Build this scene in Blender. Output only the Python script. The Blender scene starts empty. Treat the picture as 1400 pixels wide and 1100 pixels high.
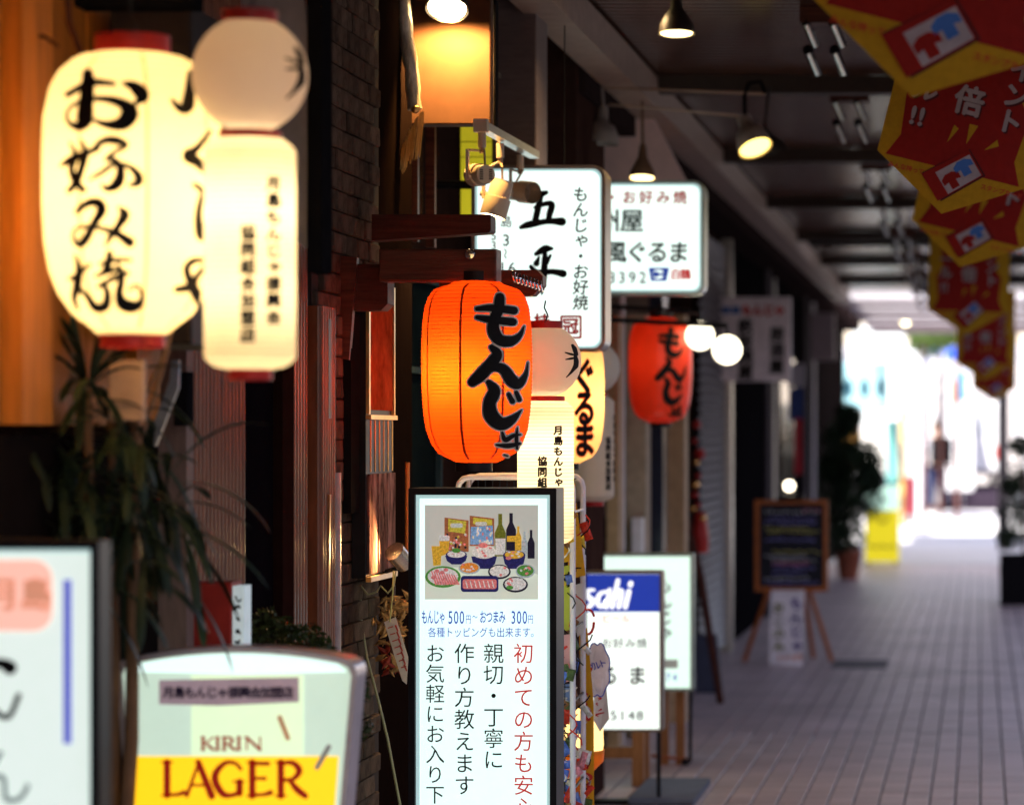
import bpy, bmesh, math, random
from mathutils import Vector, Matrix
random.seed(7)
SC = bpy.context.scene
COL = SC.collection
F = 4400.0; VX = 1340.0; VY = 595.0; HC = 1.5
def X(px, s): return (px - VX) / s
def Z(py, s): return HC - (py - VY) / s
def Y(s): return F / s
# ------------------------------------------------------------------ camera, sky, sun, exposure
cam = bpy.data.cameras.new('camera'); co = bpy.data.objects.new('camera', cam); COL.objects.link(co)
co.location = (0, 0, HC); co.rotation_euler = (math.radians(90), 0, 0)
cam.sensor_width = 36; cam.lens = F / 1400 * 36
cam.shift_x = -(VX - 700) / 1400; cam.shift_y = (VY - 550) / 1400
cam.clip_end = 2000; cam.clip_start = .1
cam.dof.use_dof = True; cam.dof.focus_distance = Y(495); cam.dof.aperture_fstop = cam.lens / 1000 / 0.038
SC.camera = co
SUN_EL = math.radians(55); SUN_AZ = math.radians(197)      # azimuth from +Y towards +X
w = bpy.data.worlds.new('World'); SC.world = w; w.use_nodes = True
nt = w.node_tree; bg = nt.nodes['Background']
sky = nt.nodes.new('ShaderNodeTexSky'); sky.sky_type = 'NISHITA'; sky.sun_disc = False
sky.sun_elevation = SUN_EL; sky.sun_rotation = SUN_AZ
tint = nt.nodes.new('ShaderNodeMix'); tint.data_type = 'RGBA'; tint.blend_type = 'MULTIPLY'; tint.inputs[0].default_value = 1   # warm tint put on the sky light in place of white balance
nt.links.new(sky.outputs[0], tint.inputs[6]); tint.inputs[7].default_value = (1, .80, .78, 1)
nt.links.new(tint.outputs[2], bg.inputs[0]); bg.inputs[1].default_value = 0.12
sl = bpy.data.lights.new('sun', 'SUN'); sl.energy = 4.0; sl.angle = math.radians(.5); sl.color = (1, .96, .9)
so = bpy.data.objects.new('sun', sl); COL.objects.link(so)
sd = Vector((math.sin(SUN_AZ) * math.cos(SUN_EL), math.cos(SUN_AZ) * math.cos(SUN_EL), math.sin(SUN_EL)))
so.rotation_euler = sd.to_track_quat('Z', 'Y').to_euler(); so.location = (8, 20, 25)
SC.view_settings.view_transform = 'Standard'; SC.view_settings.look = 'None'
SC.view_settings.exposure = 1.9; K = .345   # K: lamp and lit-face scale at this exposure
SC.view_settings.gamma = 1; SC.view_settings.use_curve_mapping = False
SC.cycles.use_denoising = True; SC.cycles.caustics_reflective = False; SC.cycles.caustics_refractive = False
SC.cycles.max_bounces = 7; SC.cycles.sample_clamp_indirect = 4

# ------------------------------------------------------------------ materials
MC = {}
def mat(name, col=(.5, .5, .5), rough=.6, metal=0, var=.18, scale=14, stretch=(1, 1, 1), col2=None,
        bump=0, bscale=None, rand=0, emis=None, es=0, spec=.22, transl=0, coat=0, alpha=None):
    if name in MC: return MC[name]
    m = bpy.data.materials.new(name); m.use_nodes = True; MC[name] = m
    t = m.node_tree; N = t.nodes; L = t.links; b = N['Principled BSDF']
    b.inputs['Roughness'].default_value = rough; b.inputs['Metallic'].default_value = metal
    b.inputs['Specular IOR Level'].default_value = spec
    b.inputs['Coat Weight'].default_value = coat
    tc = N.new('ShaderNodeTexCoord'); mp = N.new('ShaderNodeMapping'); mp.inputs['Scale'].default_value = stretch
    L.new(tc.outputs['Object'], mp.inputs[0])
    nz = N.new('ShaderNodeTexNoise'); nz.inputs['Scale'].default_value = scale; nz.inputs['Detail'].default_value = 5
    nz.inputs['Roughness'].default_value = .65
    L.new(mp.outputs[0], nz.inputs['Vector'])
    rp = N.new('ShaderNodeValToRGB'); e = rp.color_ramp.elements
    c2 = col2 if col2 else tuple(min(1, c * (1 + var)) for c in col)
    c1 = col if col2 else tuple(c * (1 - var) for c in col)
    e[0].position = .3; e[1].position = .7; e[0].color = (*c1, 1); e[1].color = (*c2, 1)
    L.new(nz.outputs['Fac'], rp.inputs[0]); out = rp.outputs[0]
    if rand:
        oi = N.new('ShaderNodeObjectInfo'); mr = N.new('ShaderNodeMapRange')
        mr.inputs[3].default_value = 1 - rand; mr.inputs[4].default_value = 1 + rand
        L.new(oi.outputs['Random'], mr.inputs[0])
        mx = N.new('ShaderNodeVectorMath'); mx.operation = 'SCALE'
        L.new(out, mx.inputs[0]); L.new(mr.outputs[0], mx.inputs['Scale']); out = mx.outputs[0]
    L.new(out, b.inputs['Base Color'])
    if bump:
        n2 = N.new('ShaderNodeTexNoise'); n2.inputs['Scale'].default_value = bscale or scale * 3; n2.inputs['Detail'].default_value = 4
        L.new(mp.outputs[0], n2.inputs['Vector'])
        bp = N.new('ShaderNodeBump'); bp.inputs['Strength'].default_value = bump; bp.inputs['Distance'].default_value = .01
        L.new(n2.outputs['Fac'], bp.inputs['Height']); L.new(bp.outputs[0], b.inputs['Normal'])
    if emis:
        b.inputs['Emission Color'].default_value = (*emis, 1); b.inputs['Emission Strength'].default_value = es * K
    if transl:
        tr = N.new('ShaderNodeBsdfTranslucent'); ms = N.new('ShaderNodeMixShader'); ms.inputs[0].default_value = transl
        L.new(out, tr.inputs[0]); L.new(b.outputs[0], ms.inputs[1]); L.new(tr.outputs[0], ms.inputs[2])
        L.new(ms.outputs[0], N['Material Output'].inputs[0])
    return m
black = mat('black_metal', (.012, .011, .013), .4, 0, .3, spec=.12)
mblack = mat('matt_black', (.01, .009, .01), .7, spec=0)
ink = mat('black_ink', (.009, .007, .007), .75, var=.3, scale=40)
red_ink = mat('red_ink', (.55, .03, .03), .6, emis=(.75, .03, .03), es=.35)
blue_ink = mat('blue_ink', (.03, .08, .5), .6, emis=(.02, .07, .5), es=.35)
halo = mat('white_paint', (.8, .72, .62), .7, var=.05)
wood_d = mat('dark_wood', (.075, .02, .011), .5, stretch=(1, 6, 14), scale=5, var=.5, bump=.25)
wood_r = mat('red_brown_wood', (.12, .03, .015), .45, stretch=(1, 6, 14), scale=5, var=.45, bump=.25)
wood_l = mat('amber_wood', (.52, .165, .02), .55, stretch=(6, 6, .5), scale=6, var=.3, rand=.3, bump=.15)
wood_leg = mat('pine_wood', (.34, .13, .04), .5, stretch=(5, 5, .8), scale=8, var=.3)
steel = mat('brushed_steel', (.5, .48, .46), .3, .9, stretch=(1, 1, 8))
chrome = mat('chrome', (.75, .75, .78), .12, 1, var=.05)
cream = mat('cream_plastic', (.62, .5, .38), .4, var=.06)
white_p = mat('white_enamel', (.72, .66, .68), .35, var=.1)
grey_p = mat('grey_paint', (.12, .1, .11), .6, var=.15)
gold = mat('gold_thread', (.5, .3, .09), .45, .5, stretch=(8, 8, 1), scale=30, var=.4)
brass = mat('brass', (.7, .42, .15), .28, 1)
redcap = mat('red_lacquer', (.36, .02, .02), .35, var=.2)
def lit(name, col, es, base=None): return mat(name, base or col, .35, var=.04, emis=col, es=es)
face_w = lit('backlit_white_acrylic', (.80, .96, .90), .95)
face_w2 = lit('backlit_cool_acrylic', (.70, .93, .88), .85)
face_w3 = lit('backlit_green_white_acrylic', (.72, .92, .80), .8)
dim_edge = lit('dimmed_acrylic_edge', (.45, .66, .66), .62)

# ------------------------------------------------------------------ mesh builder
ORI = {}
def link(o): COL.objects.link(o); return o
def tag(o, label=None, cat=None, group=None, kind=None):
    if label: o['label'] = label
    if cat: o['category'] = cat
    if group: o['group'] = group
    if kind: o['kind'] = kind
    return o
def thing(name, label, cat, loc=(0, 0, 0), group=None):
    o = link(bpy.data.objects.new(name, None)); o.location = loc; o.empty_display_size = .1; ORI[o.name] = Vector(loc)
    return tag(o, label, cat, group)
def tangent_frame(d):
    d = d.normalized(); a = Vector((0, 0, 1)) if abs(d.z) < .9 else Vector((1, 0, 0))
    u = d.cross(a).normalized(); return u, d.cross(u).normalized()
class MB:
    def __init__(s): s.v = []; s.f = []; s.mi = []
    def add(s, vs, fs, mi=0):
        o = len(s.v); s.v += [Vector(p) for p in vs]
        s.f += [tuple(i + o for i in f) for f in fs]; s.mi += [mi] * len(fs); return s
    def box(s, x0, x1, y0, y1, z0, z1, mi=0, M=None):
        vs = [Vector((x, y, z)) for x in (x0, x1) for y in (y0, y1) for z in (z0, z1)]
        if M: vs = [M @ p for p in vs]
        return s.add(vs, [(0, 1, 3, 2), (4, 6, 7, 5), (0, 4, 5, 1), (2, 3, 7, 6), (0, 2, 6, 4), (1, 5, 7, 3)], mi)
    def bbox(s, x0, x1, y0, y1, z0, z1, b=.004, mi=0):
        """box whose front (-Y) edges are chamfered"""
        o = [(x0, z0), (x1, z0), (x1, z1), (x0, z1)]; i = [(x0 + b, z0 + b), (x1 - b, z0 + b), (x1 - b, z1 - b), (x0 + b, z1 - b)]
        vs = [(x, y0, z) for x, z in i] + [(x, y0 + b, z) for x, z in o] + [(x, y1, z) for x, z in o]
        fs = [(0, 1, 2, 3), (11, 10, 9, 8)]
        for k in range(4):
            n = (k + 1) % 4; fs += [(k, k + 4, n + 4, n), (k + 4, k + 8, n + 8, n + 4)]
        return s.add(vs, fs, mi)
    def prism(s, poly, y0, y1, mi=0):
        n = len(poly); vs = [(x, y0, z) for x, z in poly] + [(x, y1, z) for x, z in poly]
        return s.add(vs, [tuple(range(n)), tuple(range(2 * n - 1, n - 1, -1))] + [(i, i + n, (i + 1) % n + n, (i + 1) % n) for i in range(n)], mi)
    def ring(s, out, inn, y0, y1, mi=0):
        n = len(out); vs = [(x, y0, z) for x, z in out] + [(x, y0, z) for x, z in inn] + [(x, y1, z) for x, z in out] + [(x, y1, z) for x, z in inn]
        fs = []
        for i in range(n):
            j = (i + 1) % n
            fs += [(i, j, j + n, i + n), (i, i + 2 * n, j + 2 * n, j), (i + n, j + n, j + 3 * n, i + 3 * n), (i + 2 * n, i + 3 * n, j + 3 * n, j + 2 * n)]
        return s.add(vs, fs, mi)
    def tube(s, pts, r, n=8, mi=0, cap=True):
        pts = [Vector(p) for p in pts]; m = len(pts); R = r if isinstance(r, (list, tuple)) else [r] * m
        vs = []; u = None
        for i, p in enumerate(pts):
            d = (pts[min(i + 1, m - 1)] - pts[max(i - 1, 0)])
            if d.length < 1e-9: d = Vector((0, 0, 1))
            d.normalize()
            if u is None: u, v = tangent_frame(d)
            else:
                u = (u - d * u.dot(d)); u = u.normalized() if u.length > 1e-6 else tangent_frame(d)[0]; v = d.cross(u)
            vs += [p + (u * math.cos(2 * math.pi * k / n) + v * math.sin(2 * math.pi * k / n)) * R[i] for k in range(n)]
        fs = [(i * n + k, i * n + (k + 1) % n, (i + 1) * n + (k + 1) % n, (i + 1) * n + k) for i in range(m - 1) for k in range(n)]
        if cap: fs += [tuple(range(n - 1, -1, -1)), tuple(range((m - 1) * n, m * n))]
        return s.add(vs, fs, mi)
    def lathe(s, prof, c, n=32, mi=0, M=None, cap=False):
        """prof: (r, z) pairs about the vertical through c"""
        vs = []
        for r, z in prof:
            for k in range(n):
                p = Vector((r * math.sin(2 * math.pi * k / n), -r * math.cos(2 * math.pi * k / n), z))
                if M: p = M @ p
                vs.append(p + Vector(c))
        m = len(prof)
        fs = [(i * n + k, i * n + (k + 1) % n, (i + 1) * n + (k + 1) % n, (i + 1) * n + k) for i in range(m - 1) for k in range(n)]
        if cap: fs += [tuple(range(n)), tuple(range((m - 1) * n, m * n))]
        return s.add(vs, fs, mi)
    def ball(s, c, r, n=16, mi=0, sz=1, sy=1):
        k = n // 2
        vs = []; o = []
        prof = [(max(1e-4, r * math.sin(math.pi * i / k)), -r * sz * math.cos(math.pi * i / k)) for i in range(k + 1)]
        return s.lathe(prof, c, n, mi)
    def build(s, name, mats, parent=None, smooth=False, label=None, cat=None, group=None, kind=None, base=None):
        me = bpy.data.meshes.new(name)
        if parent is not None: o0 = ORI[parent.name]
        elif base is not None: o0 = Vector(base)
        else:
            xs = [p.x for p in s.v]; ys = [p.y for p in s.v]; zs = [p.z for p in s.v]
            o0 = Vector(((min(xs) + max(xs)) / 2, (min(ys) + max(ys)) / 2, min(zs)))
        me.from_pydata([p - o0 for p in s.v], [], s.f)
        for m in (mats if isinstance(mats, (list, tuple)) else [mats]): me.materials.append(m)
        me.polygons.foreach_set('material_index', s.mi)
        if smooth: me.polygons.foreach_set('use_smooth', [True] * len(me.polygons))
        me.update()
        if smooth is True:
            try: me.set_sharp_from_angle(angle=math.radians(50))
            except Exception: pass
        o = link(bpy.data.objects.new(name, me))
        if parent is not None: o.parent = parent; ORI[o.name] = o0
        else: o.location = o0; ORI[o.name] = o0
        return tag(o, label, cat, group, kind)
def copy_tree(o, loc=None, parent=None, rz=None, scale=None):
    c = o.copy(); link(c)
    if parent: c.parent = parent
    if loc is not None: c.location = loc; ORI[c.name] = Vector(loc)
    if rz is not None: c.rotation_euler.z = rz
    if scale is not None: c.scale = (scale,) * 3
    for ch in o.children: copy_tree(ch, parent=c)
    return c
def rrect(x0, x1, z0, z1, r, n=5):
    p = []
    for cx, cz, a in ((x1 - r, z1 - r, 0), (x0 + r, z1 - r, 90), (x0 + r, z0 + r, 180), (x1 - r, z0 + r, 270)):
        for k in range(n + 1):
            t = math.radians(a + 90 * k / n); p.append((cx + r * math.cos(t), cz + r * math.sin(t)))
    return p[::-1]
def struct(name, mb, m, parent=None, kind='structure', smooth=False):
    return mb.build(name, m, parent, smooth, kind=None if parent else kind)
def point(name, loc, power, color, radius=.03, parent=None):
    l = bpy.data.lights.new(name, 'POINT'); l.energy = power * K; l.color = color; l.shadow_soft_size = radius
    o = link(bpy.data.objects.new(name, l)); o.location = loc
    if parent is not None: o.location = Vector(loc) - ORI[parent.name]; o.parent = parent
    return o
def spot(name, loc, to, power, color, size=80, blend=.6, radius=.03, parent=None):
    l = bpy.data.lights.new(name, 'SPOT'); l.energy = power * K; l.color = color; l.shadow_soft_size = radius
    l.spot_size = math.radians(size); l.spot_blend = blend
    o = link(bpy.data.objects.new(name, l)); o.rotation_euler = (Vector(loc) - Vector(to)).to_track_quat('Z', 'Y').to_euler()
    o.location = loc
    if parent is not None: o.location = Vector(loc) - ORI[parent.name]; o.parent = parent
    return o
# ------------------------------------------------------------------ lettering
GC = {}
def glyph(ch, bold=0):
    k = (ch, bold)
    if k not in GC:
        cu = bpy.data.curves.new('t', 'FONT'); cu.body = ch; cu.size = 1; cu.offset = 0; cu.resolution_u = 3
        o = bpy.data.objects.new('t', cu); me = bpy.data.meshes.new_from_object(o)
        adv = 1.0
        if ord(ch) < 256: xs = [v.co.x for v in me.vertices] or [0, .3]; c = (min(xs) + max(xs)) / 2
        else: c = .5
        GC[k] = ([(v.co.x - c, v.co.y - .36) for v in me.vertices], [tuple(p.vertices) for p in me.polygons], ord(ch) < 256)
        bpy.data.objects.remove(o); bpy.data.curves.remove(cu); bpy.data.meshes.remove(me)
    return GC[k]
def put_text(mb, s, text, px, py, size, f, d='h', sx=1, bold=0, step=None, shear=0, rot=0):
    """text centred glyph by glyph; (px, py) = centre of the first glyph in the sign's own drawing grid, f maps grid to world"""
    cr, sr = math.cos(rot), math.sin(rot)
    for i, ch in enumerate(text):
        if ch != ' ':
            vs, fs, lat = glyph(ch)
            st = (step or 1) * size
            ox, oy = (i * st * sx, 0) if d == 'h' else (0, i * st)
            if d == 'v' and ch in 'ゃゅょっ': ox += .08 * size; oy -= .08 * size
            bb = bold * .8
            for j, (ex, ey) in enumerate([(0, 0), (bb, 0), (-bb, 0), (0, bb), (0, -bb), (bb * .7, bb * .7), (-bb * .7, -bb * .7)] if bold > .004 else [(0, 0)]):
                P = []
                for x, y in vs:
                    x += ex; y += ey
                    a = ox + (x + shear * y) * size * sx; b = oy - y * size
                    P.append(f(px + a * cr - b * sr, py + a * sr + b * cr) - Vector((0, j * .0001, 0)))
                mb.add(P, fs)
def flat(s, y):
    return lambda px, py: Vector((X(px, s), y, Z(py, s)))
def catmull(pts, n=7):
    p = [pts[0]] + list(pts) + [pts[-1]]; out = []
    for i in range(1, len(p) - 2):
        for k in range(n):
            t = k / n
            out.append(tuple(.5 * (2 * p[i][j] + (p[i + 1][j] - p[i - 1][j]) * t + (2 * p[i - 1][j] - 5 * p[i][j] + 4 * p[i + 1][j] - p[i + 2][j]) * t * t + (3 * p[i][j] - p[i - 1][j] - 3 * p[i + 1][j] + p[i + 2][j]) * t ** 3) for j in range(len(p[0]))))
    out.append(tuple(pts[-1])); return out
def ribbon(mb, stroke, f, extra=0, across=4, conv=None, lift=0, wk=1):
    s = [(a, b, c_ * wk) for a, b, c_ in catmull(stroke)]
    def tang(i):
        a = s[max(i - 1, 0)]; b = s[min(i + 1, len(s) - 1)]; l = math.hypot(b[0] - a[0], b[1] - a[1]) or 1
        return (b[0] - a[0]) / l, (b[1] - a[1]) / l
    rows = []
    def row(x, y, w, t): rows.append([(x - t[1] * w * .5 * (2 * k / across - 1), y + t[0] * w * .5 * (2 * k / across - 1)) for k in range(across + 1)])
    w0 = s[0][2] + extra; t = tang(0)
    for k in (1, .85, .55): row(s[0][0] - t[0] * w0 * .5 * k, s[0][1] - t[1] * w0 * .5 * k, w0 * math.sqrt(max(0.0004, 1 - k * k)), t)
    for i, q in enumerate(s): row(q[0], q[1], max(1, q[2]) + extra, tang(i))
    w1 = max(1, s[-1][2]) + extra; t = tang(len(s) - 1)
    for k in (.55, .85, 1): row(s[-1][0] + t[0] * w1 * .5 * k, s[-1][1] + t[1] * w1 * .5 * k, w1 * math.sqrt(max(0.0004, 1 - k * k)), t)
    vs = []
    for r in rows:
        for p in r:
            if conv: p = conv(*p)
            vs.append(f(*p))
    m = across + 1
    fs = [(i * m + k, i * m + k + 1, (i + 1) * m + k + 1, (i + 1) * m + k) for i in range(len(rows) - 1) for k in range(across)]
    mb.add(vs, fs)
def brush(strokes, f, conv, extra=0, lift_step=.0002, mb=None, wk=1):
    mb = mb or MB()
    for i, st in enumerate(strokes):
        ribbon(mb, st, (lambda px, py, i=i: f(px, py, i * lift_step)), extra, conv=conv, wk=wk)
    return mb

# brush characters as centre lines with widths (x, y, w)
OKONOMIYAKI = [
 [(150,145,14),(190,122,16),(250,95,18),(335,100,12)], [(232,62,26),(232,110,30),(224,180,34),(218,240,38),(195,268,24),(160,256,12),(148,225,9),(168,190,9),(215,165,11),(290,160,16),(365,178,24),(396,215,42),(370,256,34),(310,262,20),(250,242,8)],
 [(370,96,8),(415,112,26),(448,148,32),(424,176,12)],
 [(160,332,5),(183,385,14),(166,440,15),(186,490,18),(216,522,14)], [(205,322,5),(222,372,16),(205,440,18),(186,490,18),(158,524,14)], [(126,425,8),(165,400,18),(240,370,14),(275,358,10)],
 [(240,372,8),(290,328,16),(345,325,20),(384,345,12),(332,374,10),(300,402,7),(335,400,14),(362,440,20),(350,493,26),(310,516,16),(285,498,6)], [(235,480,6),(285,453,12),(335,420,12),(390,425,12),(430,462,20),(430,492,20),(395,502,8)],
 [(190,606,14),(225,576,18),(270,570,22),(286,602,24),(255,655,18),(225,712,20),(200,736,18),(177,715,10),(180,680,8),(215,665,9),(280,672,12),(340,690,16),(398,728,24)], [(355,590,8),(377,618,24),(355,660,18),(325,700,16),(302,742,6)],
 [(180,775,6),(196,830,16),(190,900,20),(178,950,14),(192,992,8)], [(158,872,8),(188,860,14),(240,815,8)], [(195,905,10),(232,945,14),(262,985,20),(300,980,22),(310,930,16),(290,890,12)],
 [(318,772,16),(310,820,18),(285,858,10)], [(280,812,8),(340,798,12),(402,798,8)], [(262,862,8),(330,838,14),(372,832,8)], [(272,905,8),(330,872,14),(388,850,12)],
 [(352,815,8),(366,870,16),(356,930,20),(372,972,30),(420,980,26),(448,948,12),(428,900,8),(395,915,8)]]
KUSHIYA = [
 [(640,60,20),(634,140,28),(624,190,34),(596,196,22),(565,165,10)],
 [(716,290,10),(665,355,18),(630,385,30),(665,410,26),(700,450,16),(718,486,6)],
 [(655,500,12),(688,530,16),(675,580,16),(670,640,20),(685,702,28),(712,700,14)],
 [(584,915,16),(640,902,22),(664,860,14),(702,822,16),(716,790,10)], [(716,800,8),(655,800,16),(624,830,18),(636,880,20),(660,930,26),(668,980,6)]]
MONJA = [
 [(485,145,46),(478,205,52),(455,262,50),(452,325,60),(485,372,54),(545,378,48),(592,348,26),(616,298,6)], [(362,205,20),(440,200,34),(562,214,38)], [(362,250,20),(430,262,34),(556,275,38)],
 [(442,412,28),(470,450,50),(432,505,56),(382,560,60),(338,598,46)], [(395,560,24),(450,520,38),(505,530,50),(548,588,60),(588,606,48),(624,558,22),(637,492,5)],
 [(425,600,28),(455,645,58),(430,712,60),(440,780,70),(492,822,62),(550,800,42),(602,748,6)], [(533,664,20),(553,702,26)], [(574,654,20),(590,692,24)],
 [(465,935,10),(530,940,24),(592,928,14)], [(498,868,12),(515,908,24),(560,885,18),(597,880,8)], [(580,842,6),(575,900,18),(578,955,12)], [(508,990,8),(528,996,8)]]
GOHEI = [
 [(420,348,12),(450,342,18),(476,334,12)], [(452,342,16),(440,400,18),(424,470,18)], [(428,400,12),(472,384,14),(500,388,18),(490,430,18),(484,462,14)], [(364,488,12),(400,476,20),(480,462,16),(545,463,24)],
 [(430,606,12),(470,584,22),(500,582,10)], [(444,618,6),(432,648,18)], [(494,612,8),(476,646,14)], [(408,662,12),(436,688,18),(500,684,16),(550,693,22)], [(470,590,12),(468,650,18),(464,720,18),(456,784,5)]]

# ------------------------------------------------------------------ ground
WX = -1.75                                     # street wall
def hexc(*c): return tuple(c)
tile_m = mat('paving_tile', (.50, .375, .35), .42, spec=.5, var=.22, scale=5, rand=.14, bump=.12, bscale=60)
tile_m2 = mat('paving_tile_mass', (.50, .375, .35), .42, spec=.5, var=.3, scale=1.6, bump=.12, bscale=60)
grout = mat('tile_joint', (.03, .022, .032), .95, spec=0)
g = MB().box(-60, 60, -30, 400, -.6, -.12); struct('ground', g, mat('earth_and_asphalt', (.07, .065, .062), .9, var=.3, scale=2))
ROOF_END = 35.0
pv = MB().box(-3.2, .62, -16, 130, -.11, -.014); pave = struct('pavement', pv, grout)
kb = MB()
for i in range(0, 53): kb.bbox(.625, .77, -16 + i, -16 + i + .99, -.118, .02)
struct('cross_street', MB().box(-14, 9, 37.4, 64, -.02, .004), mat('sun_pale_concrete', (.62, .6, .58), .85, var=.1, scale=2))  # concrete paled so the sunlit crossing burns out
struct('kerb', kb, mat('kerb_stone', (.3, .28, .27), .8, bump=.2))
struct('road', MB().box(.775, 8, -16, 130, -.115, -.1), mat('asphalt', (.05, .05, .052), .9, var=.25, scale=5, bump=.3))
struct('far_pavement', MB().box(8.004, 11, -16, 130, -.115, -.02), mat('concrete_slab', (.3, .29, .28), .9, var=.15))
TW, TL, J = .104, .208, .0085
def tile_mesh(name, seed):
    r = random.Random(seed); h = .0015 * r.random(); b = .0015
    x0, x1, y0, y1 = J / 2, TW - J / 2, J / 2, TL - J / 2
    me = bpy.data.meshes.new(name)
    me.from_pydata([(x0, y0, -.0135), (x1, y0, -.0135), (x1, y1, -.0135), (x0, y1, -.0135), (x0, y0, h - .0015), (x1, y0, h - .0015), (x1, y1, h - .0015), (x0, y1, h - .0015),
                    (x0 + b, y0 + b, h), (x1 - b, y0 + b, h), (x1 - b, y1 - b, h), (x0 + b, y1 - b, h)], [],
                   [(8, 9, 10, 11)] + [(k, (k + 1) % 4, (k + 1) % 4 + 4, k + 4) for k in range(4)] + [(k + 4, (k + 1) % 4 + 4, (k + 1) % 4 + 8, k + 8) for k in range(4)])
    me.materials.append(tile_m); return me
tms = [tile_mesh('paving_tile', i) for i in range(4)]
NTX0 = -18; cnt = 0; big = MB()
for r in range(-70, 620):
    yy = r * TL
    for cix in range(NTX0, 6):
        xx = cix * TW + (.001 if r % 2 else 0)
        vis = 12.55 < yy < 16.2 and -1.36 < xx < .16
        if vis and cnt < 300:
            o = link(bpy.data.objects.new('paving_tile', tms[random.randrange(4)])); o.parent = pave; o.location = Vector((xx, yy, 0)) - ORI[pave.name]; cnt += 1
        else:
            h = random.random() * .0015
            if yy > 37.2: continue
            if 3 < yy < 44:
                x0, x1, y0, y1 = xx + J / 2, xx + TW - J / 2, yy + J / 2, yy + TL - J / 2
                big.add([(x0, y0, -.0135), (x1, y0, -.0135), (x1, y1, -.0135), (x0, y1, -.0135), (x0, y0, h), (x1, y0, h), (x1, y1, h), (x0, y1, h)],
                        [(4, 5, 6, 7), (0, 1, 5, 4), (1, 2, 6, 5), (2, 3, 7, 6), (3, 0, 4, 7)])
            elif cix % 2 == 0 and r % 2 == 0 and (yy >= 44 or yy <= 3):
                big.add([(xx + J, yy + J, h), (xx + 2 * TW - J, yy + J, h), (xx + 2 * TW - J, yy + 2 * TL - J, h), (xx + J, yy + 2 * TL - J, h)], [(0, 1, 2, 3)])
o = big.build('distant_tiles', tile_m2, pave); o['kind'] = 'stuff'
MB().box(X(1136, 211), X(1212, 211), Y(212), Y(205), .001, .006).build('drain_cover', mat('cast_iron', (.12, .1, .1), .6, bump=.5), label='thin dark drain cover on the paving right of the chalkboard easel', cat='drain cover')
# grey mat
MB().bbox(X(862, 335), X(952, 335), Y(338), Y(318), .002, .03, .01).build('floor_mat', mat('grey_rubber', (.12, .13, .16), .8), label='grey rubber mat on the paving beside the blue headed sign', cat='floor mat')

# ------------------------------------------------------------------ canopy
can = thing('arcade_canopy', 'dark ribbed metal canopy roof over the tiled pavement', 'canopy', (0, 0, 3.05))
ceil_m = mat('ceiling_sheet', (.10, .038, .024), .25, .5, var=.35, scale=3, stretch=(.6, 4, 1), spec=.5)
c = MB(); yv = -16.0; gaps = [(25.6, 27.2)]
prof = []
while yv < ROOF_END:
    g_ = any(a < yv < b for a, b in gaps)
    if not g_:
        c.add([(-1.6, yv, 3.09), (.95, yv, 3.09), (.95, yv + .06, 3.09), (-1.6, yv + .06, 3.09), (-1.6, yv + .07, 3.105), (.95, yv + .07, 3.105), (.95, yv + .1, 3.105), (-1.6, yv + .1, 3.105)],
              [(0, 1, 2, 3), (3, 2, 5, 4), (4, 5, 6, 7)])
        c.add([(-1.6, yv + .1, 3.105), (.95, yv + .1, 3.105), (.95, yv + .101, 3.09), (-1.6, yv + .101, 3.09)], [(0, 1, 2, 3)])
    yv += .1
c.build('ceiling_ribs', ceil_m, can, kind='stuff')
c = MB(); pe = -16
for a, b in gaps + [(ROOF_END, 0)]:
    c.box(-1.6, .95, pe, a, 3.13, 3.2); pe = b
c.build('roof_deck', mblack, can)
MB().box(-1.6, .95, 25.55, 27.25, 3.215, 3.225).build('skylight_panel', mat('dim_skylight', (.3, .3, .32), .5, transl=.8), can)  # panel added over the roof gap to soften its light band
c = MB(); yv = ROOF_END + .1
while yv < 46:
    c.add([(-1.6, yv, 3.05), (.95, yv, 3.05), (.95, yv + .15, 3.10), (-1.6, yv + .15, 3.10), (-1.6, yv + .3, 3.05), (.95, yv + .3, 3.05)], [(0, 1, 2, 3), (3, 2, 5, 4)]); yv += .3
c.build('clear_roof_sheet', mat('frosted_sheet', (.5, .47, .48), .5, transl=.8), can)
for yv in (36.5, 39, 41.5, 44, 46): MB().box(-1.56, .9, yv, yv + .06, 2.96, 3.03).build('joist', mat('mauve_steel', (.2, .16, .17), .5), can)
yv = -14.6
joist_m = mat('joist_steel', (.045, .026, .02), .5)
while yv < ROOF_END:
    MB().box(-1.56, .9, yv, yv + .1, 3.01, 3.085).build('joist', joist_m, can); yv += 3.6
MB().box(-1.56, -1.42, -16, ROOF_END, 2.94, 3.075).build('eave_beam', mat('pale_steel', (.30, .2, .16), .5, var=.2), can)
MB().box(.5, .62, -16, ROOF_END, 2.8, 3.078).build('eave_beam', mat('brown_steel', (.05, .035, .035), .5), can)
MB().box(.9, .96, -16, ROOF_END + .02, 2.9, 3.25).build('gutter', grey_p, can)
for yy in (-9, -2):
    if yy > -99: MB().box(.5, .62, yy, yy + .12, .02, 2.79).build('post', mat('post_steel', (.06, .05, .055), .5), can)
MB().lathe([(.075, 0), (.075, 2.8)], (.30, 42, 0), 16, cap=True).build('canopy_post', mat('post_steel'), smooth=True, label='dark round post at the pavement edge near the sunlit end', cat='post')
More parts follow.
